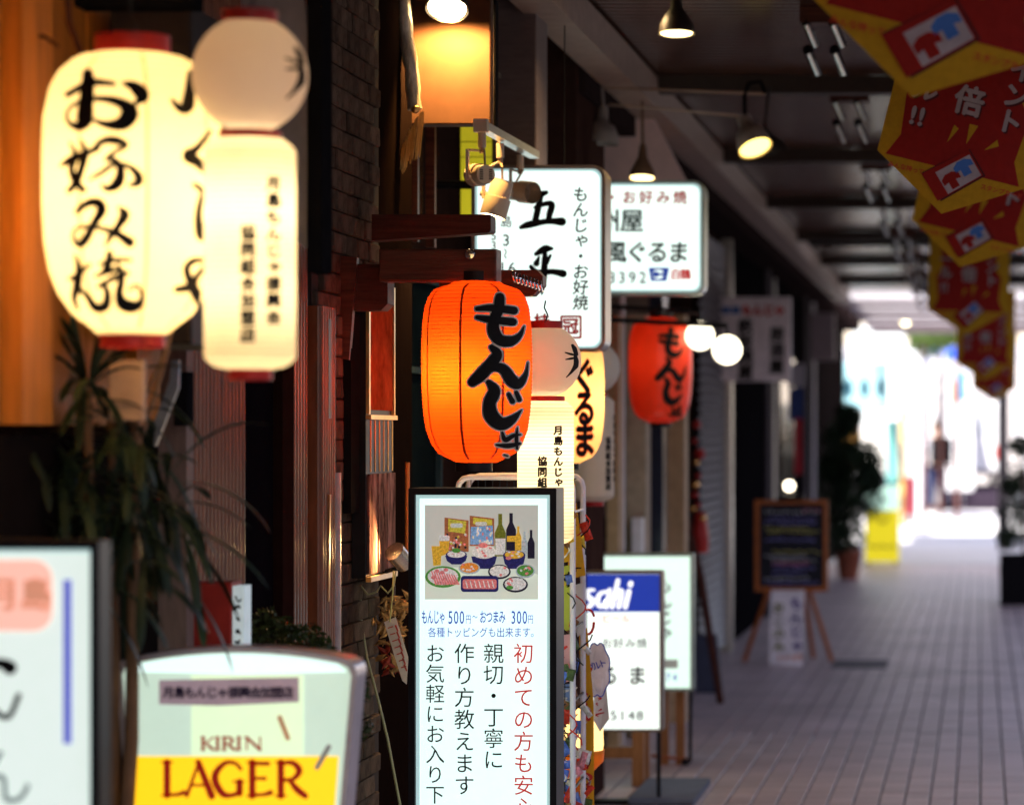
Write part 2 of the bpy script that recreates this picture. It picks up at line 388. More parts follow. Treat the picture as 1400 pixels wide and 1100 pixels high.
# twin tube lamps along the canopy
lt = thing('tube_lamp', 'nearest pair of unlit chrome tubes under the canopy, top middle', 'lamp', (-.58, 12.0, 3.0), 'unlit chrome tube lamps in a row under the canopy')
MB().box(-.67, -.49, 11.94, 12.06, 3.03, 3.088).build('bracket', wood_d, lt)
for dx in (-.05, .05):
    for k, (zz, yy2) in enumerate(((2.99, 11.96), (2.90, 12.1))):
        b = MB().tube([(-.58 + dx - .015, yy2, zz + .04), (-.58 + dx + .02, yy2 + .02, zz - .045)], .017, 12)
        b.build('tube', chrome, lt, smooth=True)
        MB().ball((-.58 + dx - .016, yy2, zz + .046), .022, 10).build('socket', mblack, lt, smooth=True)
dl = [(14.8, 'second'), (18.6, 'third'), (21.8, 'fourth'), (25, 'fifth'), (28.2, 'sixth'), (31.4, 'seventh'), (34.4, 'farthest')]
for yy, nm in dl:
    o = copy_tree(lt, (-.60, yy, 3.0)); o['label'] = nm + ' pair of unlit chrome tubes in the row under the canopy counted from the camera'

# ------------------------------------------------------------------ shop buildings on the left
bt_l = mat('brown_board', (.075, .03, .014), .75, var=.12)
near = thing('shop_building', 'nearest shop front with amber boards and dark ribbed panelling', 'building', (-1.8, 0, 0))
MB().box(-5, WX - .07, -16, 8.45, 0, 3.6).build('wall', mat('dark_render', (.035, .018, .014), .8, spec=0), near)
MB().box(-5, -1.63, -16, 13, 3.62, 3.7).build('roof', mblack, near)
yy = 4.3; k = 0
while yy < 6.95:
    wv = random.choice((.2, .26, .3)); MB().box(WX - .068, WX - random.choice((0, .02, .035)), yy, yy + wv - .008, 1.52, 3.3).build('board', wood_l, near); yy += wv
MB().box(WX - .068, WX - .03, 4.3, 6.97, .02, 1.5).build('dark_panel', mat('dark_glass_panel', (.012, .008, .007), .95, spec=0), near)
MB().box(WX - .068, WX + .03, 6.975, 7.04, .02, 3.4).build('corner_post', mat('weathered_post', (.2, .12, .1), .7, stretch=(6, 6, 1)), near)
rib_m = mat('ribbed_panel', (.19, .05, .016), .27, 0, var=.35, stretch=(3, 3, .6), scale=9, spec=.4)
rb = MB()
def ribs(mb, y0, y1, z0, z1, p=.036, pr_=0):
    n = int((y1 - y0) / p)
    for i in range(n):
        a = y0 + i * p; q = []
        for k in range(7):
            t = math.pi * k / 6; q.append((WX - .02 + pr_ + .016 * math.sin(t), a + p * .5 - .46 * p * math.cos(t)))
        vs = [(x, y, z0) for x, y in q] + [(x, y, z1) for x, y in q]
        mb.add(vs, [(k, k + 1, k + 8, k + 7) for k in range(6)])
    mb.box(WX - .068, WX - .018 + pr_, y0, y1, z0, z1)
ribs(rb, 7.05, 7.70, .3, 3.3); ribs(rb, 8.16, 8.43, .3, 3.3); ribs(rb, 8.44, 8.63, .3, 1.84, .03, .03)
rb.build('ribbed_panelling', rib_m, near, smooth=True)
MB().box(WX - .068, WX - .012, 7.71, 8.15, .05, 2.4).build('doorway', mat('doorway_shade', (.006, .004, .005), .9, spec=0), near)  # solid black panel stands in for the dark of the opening
MB().box(WX - .068, WX + .012, 8.02, 8.15, .05, 3.2).build('door_post', mat('dark_brown_post', (.02, .007, .005), .85, spec=.0), near)  # even dark brown, without gloss
MB().box(WX - .068, WX - .01, 7.71, 8.01, 2.41, 3.3).build('lintel', wood_d, near)
# grey conduits at the edge of the brick wall
conduit = mat('pale_conduit', (.42, .33, .3), .5, bump=.1)
MB().tube([(WX + .016, 8.652, 1.4), (WX + .016, 8.652, .0)], .016, 10).build('conduit', conduit, near, smooth=True)
MB().tube([(WX + .01, 8.456, 3.1), (WX + .01, 8.456, 1.95)], .014, 10).build('conduit', mat('brown_conduit', (.1, .06, .05), .5), near, smooth=True)

bw = thing('brick_wall', 'brown split brick wall between the ribbed panelling and the dark door', 'wall', (WX, 9, 0))
BY0, BY1 = 8.47, 9.40
MB().box(-5, WX - .008, BY0 - .01, BY1 + .005, 0, 3.6).build('backing', mat('mortar', (.03, .02, .018), .95), bw)
brick_m = mat('split_brick', (.10, .068, .052), .85, spec=0, var=.35, scale=22, rand=.3, bump=.6, bscale=80)
def brick_mesh(seed):
    r = random.Random(seed); L_, H_, D_ = .155, .0525, .012 + .006 * r.random(); b = .004
    me = bpy.data.meshes.new('brick')
    o = [(0, 0), (L_, 0), (L_, H_), (0, H_)]; i = [(b, b), (L_ - b, b), (L_ - b, H_ - b), (b, H_ - b)]
    vs = [(0 - .008, y, z) for y, z in o] + [(D_ - .008 - .003, y, z) for y, z in o] + [(D_ - .008 + r.uniform(-.003, .003), y, z) for y, z in i]
    me.from_pydata(vs, [], [(8, 9, 10, 11)] + [(k, (k + 1) % 4, (k + 1) % 4 + 4, k + 4) for k in range(4)] + [(k + 4, (k + 1) % 4 + 4, (k + 1) % 4 + 8, k + 8) for k in range(4)])
    me.materials.append(brick_m); return me
bms = [brick_mesh(i) for i in range(7)]
cnt = 0; rest = MB()
for row in range(0, 55):
    for cix in range(9):
        yy = BY0 + cix * .16 - (.08 if row % 2 else 0)
        if yy < BY0 - .01 or yy + .155 > BY1: continue
        zz = .02 + row * .0565; me = bms[random.randrange(7)]
        if cnt < 300 and .38 < zz < 2.9 and yy < 9.68:
            o = link(bpy.data.objects.new('brick', me)); o.parent = bw; o.location = (0, yy - 9, zz); cnt += 1
        else: rest.add([Vector(v.co) + Vector((WX, yy, zz)) for v in me.vertices], [tuple(p.vertices) for p in me.polygons])
o = rest.build('remaining_bricks', brick_m, bw); o['kind'] = 'stuff'

# shop front past the bricks: recessed door, window bands, eaves
mid = thing('restaurant_front', 'dark recessed shop front behind the orange lantern with a teal edged door', 'building', (-2, 11, 0))
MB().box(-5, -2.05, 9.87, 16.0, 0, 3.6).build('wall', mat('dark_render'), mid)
MB().box(-2.04, WX - .01, 9.41, 9.97, 0, 3.3).build('pillar', mat('brown_pillar', (.009, .005, .004), .9, stretch=(4, 4, 1), spec=0), mid)
MB().box(-2.04, -1.83, 10.0, 10.9, .05, 2.1).build('door', mat('teal_black_door', (.005, .009, .011), .5, spec=0), mid)
for a, b, c_, d_ in ((10.03, 10.07, .1, 2.05), (10.8, 10.84, .1, 2.05), (10.07, 10.8, 2.0, 2.05), (10.07, 10.8, 1.7, 1.72)):
    MB().box(-1.828, -1.81, a, b, c_, d_).build('door_frame', mat('blue_grey_frame', (.03, .05, .06), .5, spec=0), mid)
warm = lit('reflection_glow_glass', (1, .5, .12), 1.1, (.5, .3, .1))  # glow stands in for warm reflections in the pane
MB().box(-2.04, -1.84, 9.985, 10.05, 2.15, 2.6).build('window', warm, mid)
MB().box(-2.04, -1.835, 10.12, 10.6, 2.14, 2.62).build('window', mat('dark_glass', (.03, .015, .01), .12), mid)
for yy in (9.99, 10.08, 10.3, 10.62):
    MB().box(-1.83, -1.8, yy, yy + .03, 2.12, 2.64).build('window_frame', wood_r, mid)
for k in range(6): MB().box(-1.84 + .03 * k, -1.81 + .03 * k + .022, 10.12, 11.6, 2.66 + .012 * k, 2.675 + .012 * k).build('eave_slat', mat('aged_metal', (.22, .2, .16), .4, .4), mid)
MB().box(X(735, 346), X(788, 346) - .0, Y(346), Y(322), 0, 3.3).build('pier', mat('brown_pier', (.045, .022, .018), .7, spec=0), mid)
# brown board lit by the lamp and grey panel
MB().bbox(X(556, 440), X(671, 440), Y(440), Y(436), Z(170, 440), 3.06).build('sign_board', bt_l, label='plain brown board lit by the hot lamp at the top', cat='board')
MB().bbox(X(672.5, 400), X(733, 400), Y(400), Y(390), Z(228, 400), 3.06).build('grey_panel', mat('mauve_grey_panel', (.14, .1, .1), .5, stretch=(1, 1, 5)), label='mauve grey vertical panel right of the lamp lit brown board', cat='panel')
o = MB().box(X(704, 400), X(705.5, 400), Y(400) - .003, Y(400) + .001, Z(228, 400), 3.06)

# fronts further on
far1 = thing('cream_shop_front', 'cream and tan shop front behind the red lantern', 'building', (-1.9, 17, 0))
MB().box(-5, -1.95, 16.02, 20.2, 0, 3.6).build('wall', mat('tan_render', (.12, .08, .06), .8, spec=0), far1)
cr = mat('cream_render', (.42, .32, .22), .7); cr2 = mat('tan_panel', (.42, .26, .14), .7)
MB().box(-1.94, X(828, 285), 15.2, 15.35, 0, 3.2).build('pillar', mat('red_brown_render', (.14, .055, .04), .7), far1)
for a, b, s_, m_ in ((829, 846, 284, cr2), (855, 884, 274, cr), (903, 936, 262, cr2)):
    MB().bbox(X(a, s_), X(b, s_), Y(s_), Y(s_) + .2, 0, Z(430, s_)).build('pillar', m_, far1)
MB().tube([(X(850, 280), Y(280), 0), (X(850, 280), Y(280), 2.2)], .016, 10).build('pipe', white_p, far1, smooth=True)
MB().box(X(884, 272), X(903, 272), Y(270), Y(266), .4, 2.3).build('window', mat('blue_dark_glass', (.02, .022, .04), .15), far1)
MB().box(X(874, 270), X(888, 270), Y(276), Y(272), 0, Z(708, 276)).build('white_plinth', white_p, far1)
# pale plaster wing wall
s_ = 300
MB().prism([(X(p, s_), Z(q, s_)) for p, q in ((787, 78), (815, 78), (870, 118), (936, 245), (950, 400), (787, 400))], Y(s_), Y(s_) + .12).build('wing_wall', mat('pale_plaster', (.75, .52, .5), .8, var=.08), label='pale pink plaster wing wall behind the bell lamps', cat='wall')
# roller shutter
sh = thing('shutter_bay', 'grey roller shutter beside the black doorway', 'shutter', (WX, 20.3, 0))
MB().box(-5, WX - .06, 20.22, 23.6, 0, 3.6).build('wall', mat('dark_render'), sh)
s2 = MB()
for i in range(46): s2.add([(WX - .03, 20.25, .05 + i * .06), (WX, 20.25, .075 + i * .06), (WX - .03, 20.25, .108 + i * .06), (WX - .03, 22.3, .05 + i * .06), (WX, 22.3, .075 + i * .06), (WX - .03, 22.3, .108 + i * .06)], [(0, 3, 4, 1), (1, 4, 5, 2)])
s2.build('shutter_slats', mat('grey_shutter', (.12, .1, .11), .5, 0), sh, kind='stuff')
MB().box(WX - .05, WX + .03, 22.3, 22.4, 0, 2.9).build('shutter_rail', steel, sh)
dk = thing('black_shop_front', 'unlit black shop front behind the chalkboard easel', 'building', (WX, 27, 0))
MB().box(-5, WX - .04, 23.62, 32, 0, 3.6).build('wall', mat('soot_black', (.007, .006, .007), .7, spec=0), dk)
for px_, s_, m_ in ((1058, 158, steel), (1050, 166, grey_p), (1102, 138, grey_p), (1112, 133, white_p)):
    MB().tube([(X(px_, s_), Y(s_), 0), (X(px_, s_), Y(s_), 3)], .022, 10).build('pipe', m_, dk, smooth=True)
MB().box(WX - .03, WX + .02, 28, 30, 0, 2.2).build('door', mat('dark_glass'), dk)
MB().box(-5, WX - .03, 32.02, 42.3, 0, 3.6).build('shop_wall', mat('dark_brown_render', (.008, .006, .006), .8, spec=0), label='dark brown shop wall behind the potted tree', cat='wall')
for k, (ya, yb_, hh, c_, lab) in enumerate(((-16, -6, 5.2, (.2, .17, .15), 'tan two storey house across the road behind the camera'), (-5.9, 3, 6.2, (.12, .12, .13), 'grey tiled building across the road beside the camera'), (3.1, 12, 5, (.22, .2, .18), 'low cream building across the road'),
        (12.1, 22, 5.8, (.1, .07, .06), 'brown brick building across the road'), (22.1, 36, 5, (.2, .2, .2), 'pale grey building across the road near the crossing'))):
    b = thing('opposite_building', lab, 'building', (13.5, (ya + yb_) / 2, 0), 'buildings across the road')
    MB().box(11.05, 16, ya, yb_, -.1, hh).build('wall', mat('opposite_wall_%s' % 'abcde'[k], c_, .85, var=.15, scale=2), b)
    n = int((yb_ - ya) / 1.8)
    for i in range(n):
        for j in range(int(hh / 2.8)):
            y0_ = ya + .5 + i * (yb_ - ya - .6) / n; MB().box(11.0, 11.046, y0_, y0_ + 1.1, .9 + j * 2.7, 2.2 + j * 2.7).build('window', mat('opposite_glass', (.05, .06, .08), .12), b)
# header / fascia above shop fronts (closes the gap between roof and wall)
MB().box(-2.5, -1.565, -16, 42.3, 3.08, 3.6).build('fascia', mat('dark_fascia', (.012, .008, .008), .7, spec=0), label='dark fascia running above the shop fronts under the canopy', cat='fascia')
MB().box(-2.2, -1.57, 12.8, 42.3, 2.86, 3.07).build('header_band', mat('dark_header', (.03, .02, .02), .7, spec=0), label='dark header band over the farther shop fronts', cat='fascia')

# ------------------------------------------------------------------ lanterns
BIG = [(0, .38), (.02, .40), (.035, .62), (.09, .82), (.15, .92), (.25, .985), (.38, 1), (.55, 1), (.68, .975), (.78, .92), (.86, .82), (.93, .66), (.975, .46), (1, .38)]
MON = [(0, .40), (.02, .5), (.045, .76), (.09, .88), (.15, .945), (.25, .985), (.4, 1), (.58, .995), (.72, .965), (.82, .92), (.90, .82), (.95, .70), (.98, .5), (1, .37)]
def pr(prof, t):
    for (a, ra), (b, rb_) in zip(prof, prof[1:]):
        if t <= b: return ra + (rb_ - ra) * ((t - a) / (b - a) if b > a else 0)
    return prof[-1][1]
def shade(mb, cx, cy, ztop, H, R, prof, rings, n=56, bulge=.006):
    q = []
    for i in range(rings):
        for k in (0, .5):
            t = (i + k) / rings; q.append((R * pr(prof, t) * (1 + (bulge if k else 0)), ztop - H * t))
    q.append((R * pr(prof, 1), ztop - H))
    return mb.lathe(q, (cx, cy, 0), n)
def lant_map(cx, cy, ztop, H, R, prof, s, cpx, off=.002):
    def f(px, py, lift=0):
        # where the line of sight through this point of the photograph meets the lantern's skin
        dx, dz = (px - VX) / F, -(py - VY) / F; y = cy - R
        for _ in range(4):
            z = HC + dz * y; t = min(1, max(0, (ztop - z) / H)); r = R * pr(prof, t) * 1.006 + off + lift
            A = dx * dx + 1; B_ = -2 * (dx * cx + cy); C_ = cx * cx + cy * cy - r * r; D = B_ * B_ - 4 * A * C_
            y = (-B_ - math.sqrt(max(D, 0))) / (2 * A)
        return Vector((dx * y, y, HC + dz * y))
    return f
def seams(mb, cx, cy, ztop, H, R, prof, angs, wd, t0=.02, t1=.98):
    for a in angs:
        vs = []; n = 30
        for i in range(n + 1):
            t = t0 + (t1 - t0) * i / n; r = R * pr(prof, t) * 1.006 + .0008
            for da in (-wd / r / 2, wd / r / 2): vs.append((cx + r * math.sin(a + da), cy - r * math.cos(a + da), ztop - H * t))
        mb.add(vs, [(2 * i, 2 * i + 1, 2 * i + 3, 2 * i + 2) for i in range(n)])
def hook_wire(parent, x, y, z0, z1):
    MB().tube([(x, y, z0), (x + .006, y, z0 + .02), (x - .004, y, z0 + .04), (x, y, max(z0 + .06, z1))], .0022, 6).build('hanging_wire', black, parent)

paper_y = mat('cream_lantern_paper', (.93, .86, .70), .7, var=.03, transl=.62)
paper_o = mat('orange_lantern_paper', (.72, .068, .009), .6, var=.06, transl=.93)
paper_r = mat('red_lantern_paper', (.72, .07, .025), .3, spec=.5, var=.06, transl=.25)
paper_w = mat('white_lantern_paper', (.86, .80, .74), .7, var=.02, transl=.5)
paper_p = mat('peach_lantern_paper', (.95, .72, .45), .7, var=.03, transl=.6)

# big cream lantern, left
s = 765; cx, cy = X(181, s), Y(765); R = 119 / s; zt = Z(66, s); H = (458 - 66) / s
L1 = thing('paper_lantern', 'big glowing cream barrel lantern with black brush lettering at far left', 'lantern', (cx, cy, zt - H), 'barrel paper lanterns')
shade(MB(), cx, cy, zt, H, R, BIG, 46).build('paper_shade', paper_y, L1, smooth='s')
f1 = lant_map(cx, cy, zt, H, R, BIG, s, 178)
cv = lambda x, y: (40 + x / 2.896, 80 + y / 2.896)
brush(OKONOMIYAKI, f1, cv, wk=1.85).build('lettering', ink, L1)
brush(KUSHIYA, f1, cv, wk=1.7).build('lettering', ink, L1)
m_ = MB(); seams(m_, cx, cy, zt, H, R, BIG, [math.radians(a) for a in (-64, -20, 24, 70, 115, 160, 205, 250)], .004); m_.build('seam', mat('tan_thread', (.55, .42, .18), .8, transl=.4), L1)
hp = MB()
for i in range(47):
    t = i / 46; r = R * pr(BIG, t) + .0006; hp.lathe([(r, zt - H * t - .0005), (r, zt - H * t + .0005)], (cx, cy, 0), 56)
hp.build('wire_hoops', mat('tan_thread', (.55, .42, .18), .8, transl=.4), L1, kind='stuff')
MB().lathe([(.066, zt - .012), (.066, zt + .022), (.05, zt + .022)], (cx, cy, 0), 32).build('cap', redcap, L1, smooth=True)
MB().lathe([(.05, zt - H - .022), (.058, zt - H - .022), (.058, zt - H + .012)], (cx, cy, 0), 32).build('cap', redcap, L1, smooth=True)
hook_wire(L1, cx, cy, zt + .02, 3.0)
point('lantern_bulb', (cx, cy, zt - H * .42), 2.3, (1, .7, .3), .05, L1)
point('lantern_bulb', (cx, cy, zt - H * .68), 2.0, (1, .7, .3), .05, L1)

# orange lantern in focus
s = 505; cpx = 652; cx, cy = X(cpx, s), Y(s); R = 74.5 / s; zt = Z(384, s); H = (632 - 384) / s
L2 = thing('paper_lantern', 'orange ribbed paper lantern with black brush lettering hung from the wooden beam', 'lantern', (cx, cy, zt - H), 'barrel paper lanterns')
shade(MB(), cx, cy, zt, H, R, MON, 48, 64, .014).build('paper_shade', paper_o, L2, smooth='s')
f2 = lant_map(cx, cy, zt, H, R, MON, s, cpx)
cv2 = lambda x, y: (560 + x / 3.93, 370 + y / 3.93)
brush(MONJA, f2, cv2, extra=17, wk=1.12).build('lettering_outline', halo, L2)
f2b = lant_map(cx, cy, zt, H, R, MON, s, cpx, .0045)
brush(MONJA, f2b, cv2, wk=1.12).build('lettering', ink, L2)
m_ = MB(); seams(m_, cx, cy, zt, H, R, MON, [math.asin((a - 362) / 292) for a in (128, 320, 537)] + [math.radians(a) for a in (90, 140, 190, 240)], .0065); m_.build('seam', mat('dark_red_string', (.45, .03, .01), .7), L2)
MB().lathe([(.061, zt - .006), (.061, zt + .024), (.045, zt + .024)], (cx, cy, 0), 32).build('cap', black, L2, smooth=True)
MB().lathe([(.04, zt - H - .024), (.05, zt - H - .024), (.05, zt - H + .008)], (cx - .008, cy, 0), 32).build('cap', black, L2, smooth=True)
hook_wire(L2, cx, cy, zt + .024, Z(345, s))
point('lantern_bulb', (cx - .015, cy - .04, zt - H * .52), 4.4, (1, .62, .14), .022, L2)
hp = MB()
for i in range(49):
    t = i / 48; r = R * pr(MON, t) + .0006; hp.lathe([(r, zt - H * t - .0006), (r, zt - H * t + .0006)], (cx, cy, 0), 56)
hp.build('wire_hoops', mat('dark_red_string'), L2, kind='stuff')
# coil spring beside its cap
sp = MB(); pts = []
for i in range(9 * 10):
    a = 2 * math.pi * i / 10; t = i / 90
    pts.append((X(700, 500) + t * .085, Y(500) + .012 * math.cos(a), Z(377, 500) - t * .03 + .013 * math.sin(a)))
sp.tube(pts, .0032, 6); sp.build('coil_spring', chrome, smooth=True, label='small chrome coil spring on the beam right of the orange lantern cap', cat='spring')

# ball + cylinder lantern
s = 780; cpx = 344; cx, cy = X(342, s), Y(s); Rb = .0995; zb = Z(102, s); Rc = .0785; zc = Z(190, s); Hc = (505 - 190) / s
CYL = [(0, .72), (.02, .86), (.05, 1), (.95, 1), (.985, .82), (1, .5)]
L3 = thing('twin_lantern', 'white ball over glowing cylinder lantern nearest the camera, beside the big cream lantern', 'lantern', (cx, cy, zc - Hc), 'ball and cylinder association lanterns')
q = [(max(.034, Rb * math.sin(math.pi * (.1 + .8 * i / 48))) * (1.006 if i % 2 else 1), zb + Rb * math.cos(math.pi * (.1 + .8 * i / 48)) * 1.03) for i in range(49)]
MB().lathe(q, (cx, cy, 0), 48).build('ball_shade', paper_w, L3, smooth='s')
hp = MB()
for i in range(1, 40): hp.lathe([(Rc * pr(CYL, i / 40) + .0006, zc - Hc * i / 40 - .0005), (Rc * pr(CYL, i / 40) + .0006, zc - Hc * i / 40 + .0005)], (cx, cy, 0), 48)
hp.build('wire_hoops', MC['tan_thread'], L3, kind='stuff')
shade(MB(), cx, cy, zc, Hc, Rc, CYL, 40, 48, .006).build('cylinder_shade', paper_y, L3, smooth='s')
MB().lathe([(.04, zb + Rb - .012), (.048, zb + Rb - .006), (.048, zb + Rb + .012), (.03, zb + Rb + .012)], (cx, cy, 0), 32).build('cap', redcap, L3, smooth=True)
MB().lathe([(.05, zc - .002), (.054, zc + .002), (.054, zc + .012), (.05, zc + .014)], (cx, cy, 0), 32).build('middle_ring', redcap, L3, smooth=True)
MB().lathe([(.03, zc - Hc - .018), (.038, zc - Hc - .018), (.038, zc - Hc + .006)], (cx, cy, 0), 32).build('cap', redcap, L3, smooth=True)
hook_wire(L3, cx, cy, zb + Rb + .01, 0)
tx = MB()
def fc(px, py):
    dx = (px - VX) / F; r = Rc * 1.008 + .0015; A = dx * dx + 1; B_ = -2 * (dx * cx + cy); C_ = cx * cx + cy * cy - r * r
    y = (-B_ - math.sqrt(max(B_ * B_ - 4 * A * C_, 0))) / (2 * A)
    return Vector((dx * y, y, HC - (py - VY) / F * y))
put_text(tx, s, '月島もんじゃ振興会', 374, 251, 21, fc, 'v', step=1.09, bold=.07)
put_text(tx, s, '協同組合加盟店', 339, 318, 22, fc, 'v', step=1.06, bold=.07)
tx.build('lettering', ink, L3)
def fb(px, py, lift=0):
    z = Z(py, 486); dz = z - (HC - (497 - VY) / 486); r = Rb * 1.012 + .001
    dx = (px - 744) / 486; rr = math.sqrt(max(.0004, r * r - dz * dz)); a = math.asin(max(-.99, min(.99, dx / rr)))
    return Vector((cx + rr * math.sin(a), cy - rr * math.cos(a), zb + dz))
brush([[(888, 415, 8), (900, 440, 14), (908, 470, 10)], [(868, 458, 6), (890, 466, 12), (906, 470, 8)], [(872, 495, 6), (892, 490, 12), (908, 484, 8)], [(905, 470, 10), (908, 520, 16), (890, 560, 10), (866, 590, 4)]], fb, lambda x, y: (560 + x / 3.93, 370 + y / 3.93)).build('lettering', ink, L3)
point('lantern_bulb', (cx, cy, zc - Hc * .3), .85, (1, .78, .46), .04, L3)
point('lantern_bulb', (cx, cy, zc - Hc * .68), .6, (1, .78, .46), .04, L3)
point('lantern_bulb', (cx, cy, zb - .02), .12, (1, .6, .3), .03, L3)  # small light added in the ball for glow coming from the cylinder
c3 = copy_tree(L3, (X(746, 486), Y(486), Z(548, 486) - Hc), rz=math.radians(-9))
c3['label'] = 'white ball over glowing cylinder lantern tucked right behind the orange lantern'
c3b = copy_tree(L3, (X(812, 354), Y(354), Z(542, 354) - Hc), rz=math.radians(40))
c3b['label'] = 'white ball over unlit cylinder lantern farthest back, left of the red lantern'
for ch in list(c3b.children):
    if ch.type == 'LIGHT': bpy.data.objects.remove(ch)
for ch in c3b.children:
    if ch.name.startswith('cylinder_shade'):
        ch.data = ch.data.copy(); ch.data.materials[0] = paper_w

# peach lantern with bold kana behind
s = 400; cpx = 772; cx, cy = X(cpx, s), Y(s); R = .135; zt = Z(455, s); H = (633 - 455) / s
L4 = thing('paper_lantern', 'peach glowing lantern with black kana outlined in red, below the tall white sign', 'lantern', (cx, cy, zt - H), 'barrel paper lanterns')
shade(MB(), cx, cy, zt, H, R, MON, 44, 48, .01).build('paper_shade', paper_p, L4, smooth='s')
def f4(off):
    g_ = lant_map(cx, cy, zt, H, R, MON, s, cpx, off); return lambda px, py: g_(px, py)
for nm, bd, of, mm in (('lettering_outline', .075, .002, mat('orange_red_print', (.7, .12, .02), .7, transl=.4)), ('lettering', .035, .004, ink)):
    t_ = MB()
    for i, ch in enumerate('ぐるま'): put_text(t_, s, ch, 799, 515 + i * 43, 52, f4(of), 'h', sx=.62, bold=bd)
    t_.build(nm, mm, L4)
MB().lathe([(.05, zt - .004), (.055, zt + .02)], (cx, cy, 0), 24).build('cap', black, L4)
MB().lathe([(.05, zt - H - .022), (.05, zt - H + .006)], (cx, cy, 0), 24, cap=True).build('cap', black, L4)
hook_wire(L4, cx, cy, zt, 2.9)
point('lantern_bulb', (cx, cy, zt - H * .5), 2.6, (1, .62, .25), .03, L4)

# far red lantern
s = 290; cpx = 903; cx, cy = X(cpx, s), Y(s); R = 43 / s; zt = Z(434, s); H = (578 - 434) / s
L5 = thing('paper_lantern', 'unlit glossy red lantern with black lettering right of the white wing wall', 'lantern', (cx, cy, zt - H), 'barrel paper lanterns')
shade(MB(), cx, cy, zt, H, R, MON, 40, 48, .01).build('paper_shade', paper_r, L5, smooth='s')
cv5 = lambda x, y: (918 + (x - 490) * .128, 438 + (y - 60) * .147)
brush(MONJA, lant_map(cx, cy, zt, H, R, MON, s, cpx, .002), cv5, extra=22).build('lettering_outline', mat('orange_outline', (.75, .1, .03), .6), L5)
brush(MONJA, lant_map(cx, cy, zt, H, R, MON, s, cpx, .005), cv5, extra=6).build('lettering', ink, L5)
MB().lathe([(.05, zt - .004), (.055, zt + .02), (.04, zt + .02)], (cx, cy, 0), 24).build('cap', black, L5)
MB().lathe([(.05, zt - H - .02), (.05, zt - H + .006)], (cx, cy, 0), 24, cap=True).build('cap', black, L5)
hook_wire(L5, cx, cy, zt, 2.95)
point('lantern_bulb', (cx, cy, zt - H * .4), 1.2, (1, .5, .2), .03, L5)  # small light added inside the unlit lantern to brighten its paper
MB().tube([(cx - .03, cy, zt + .02), (cx, cy, zt + .06), (cx + .03, cy, zt + .02)], .008, 6).build('bow', black, L5)

# ------------------------------------------------------------------ signs
def sign_box(root, s, x0, x1, y0, y1, depth, rim, r, fmat, frame_m, rimd=.012, dim_w=0):
    """x0.. in picture grid at scale s; draws housing ring, face"""
    Yf = Y(s); O = rrect(X(x0, s), X(x1, s), Z(y1, s), Z(y0, s), r / s)
    I = rrect(X(x0 + rim, s), X(x1 - rim, s), Z(y1 - rim, s), Z(y0 + rim, s), max(.5, r - rim) / s)
    MB().ring(O, I, Yf - rimd, Yf + depth).build('frame', frame_m, root, smooth=True)
    MB().prism(I, Yf, Yf + depth * .9).build('face', fmat, root)
    if dim_w:
        I2 = rrect(X(x0 + rim + dim_w, s), X(x1 - rim - dim_w, s), Z(y1 - rim - dim_w, s), Z(y0 + rim + dim_w, s), max(.5, r - rim) / s)
        MB().ring(I, I2, Yf - .002, Yf + .003).build('dimmed_edge', dim_edge, root)  # dimmer ring paints the falloff of light along the face edge
def txt(root, items, m, s, y, name='lettering', **kw):
    mb = MB(); f = flat(s, y)
    for it in items:
        k = dict(kw); k.update(it[5] if len(it) > 5 else {}); put_text(mb, s, it[0], it[1], it[2], it[3], f, it[4] if len(it) > 4 else 'h', **k)
    return mb.build(name, m, root)

# 1 main upright sign
s = 500; Yf = Y(s)
S1 = thing('sign_board', 'tall backlit white menu sign in a black frame with a food photo on top', 'sign', (X(660, s), Yf, 0))
sign_box(S1, s, 560, 762, 667, 1300, .14, 9, 2, face_w2, black, .02, 5)
for px_ in (575, 747): MB().box(X(px_ - 6, s), X(px_ + 6, s), Yf + .02, Yf + .12, 0, Z(1299, s)).build('leg', black, S1)
txt(S1, [('もんじゃ', 580.5, 843, 21), ('おつまみ', 660.5, 843, 19, 'h', {'sx': .5})], blue_ink, s, Yf - .002, sx=.42, step=.92, bold=.012)
txt(S1, [('500', 616, 843, 25), ('300', 702, 843, 25)], blue_ink, s, Yf - .002, sx=.55, step=.57, bold=.005)
txt(S1, [('円', 640.5, 846, 13), ('円', 725.5, 846, 13), ('〜', 649.5, 843, 13)], blue_ink, s, Yf - .002, sx=.6)
txt(S1, [('各種トッピングも出来ます。', 591, 864, 14.5)], blue_ink, s, Yf - .002, sx=.82, step=.985)
txt(S1, [('初めての方も安心', 716, 893, 29, 'v')], red_ink, s, Yf - .002, step=1.035, bold=.002)
txt(S1, [('親切・丁寧に', 675, 893, 29, 'v', {'step': 1.0}), ('作り方教えます。', 635, 893, 29, 'v', {'step': 1.035}), ('お気軽にお入り下さい', 595, 893, 27, 'v', {'step': 1.02})], ink, s, Yf - .002, bold=.002)
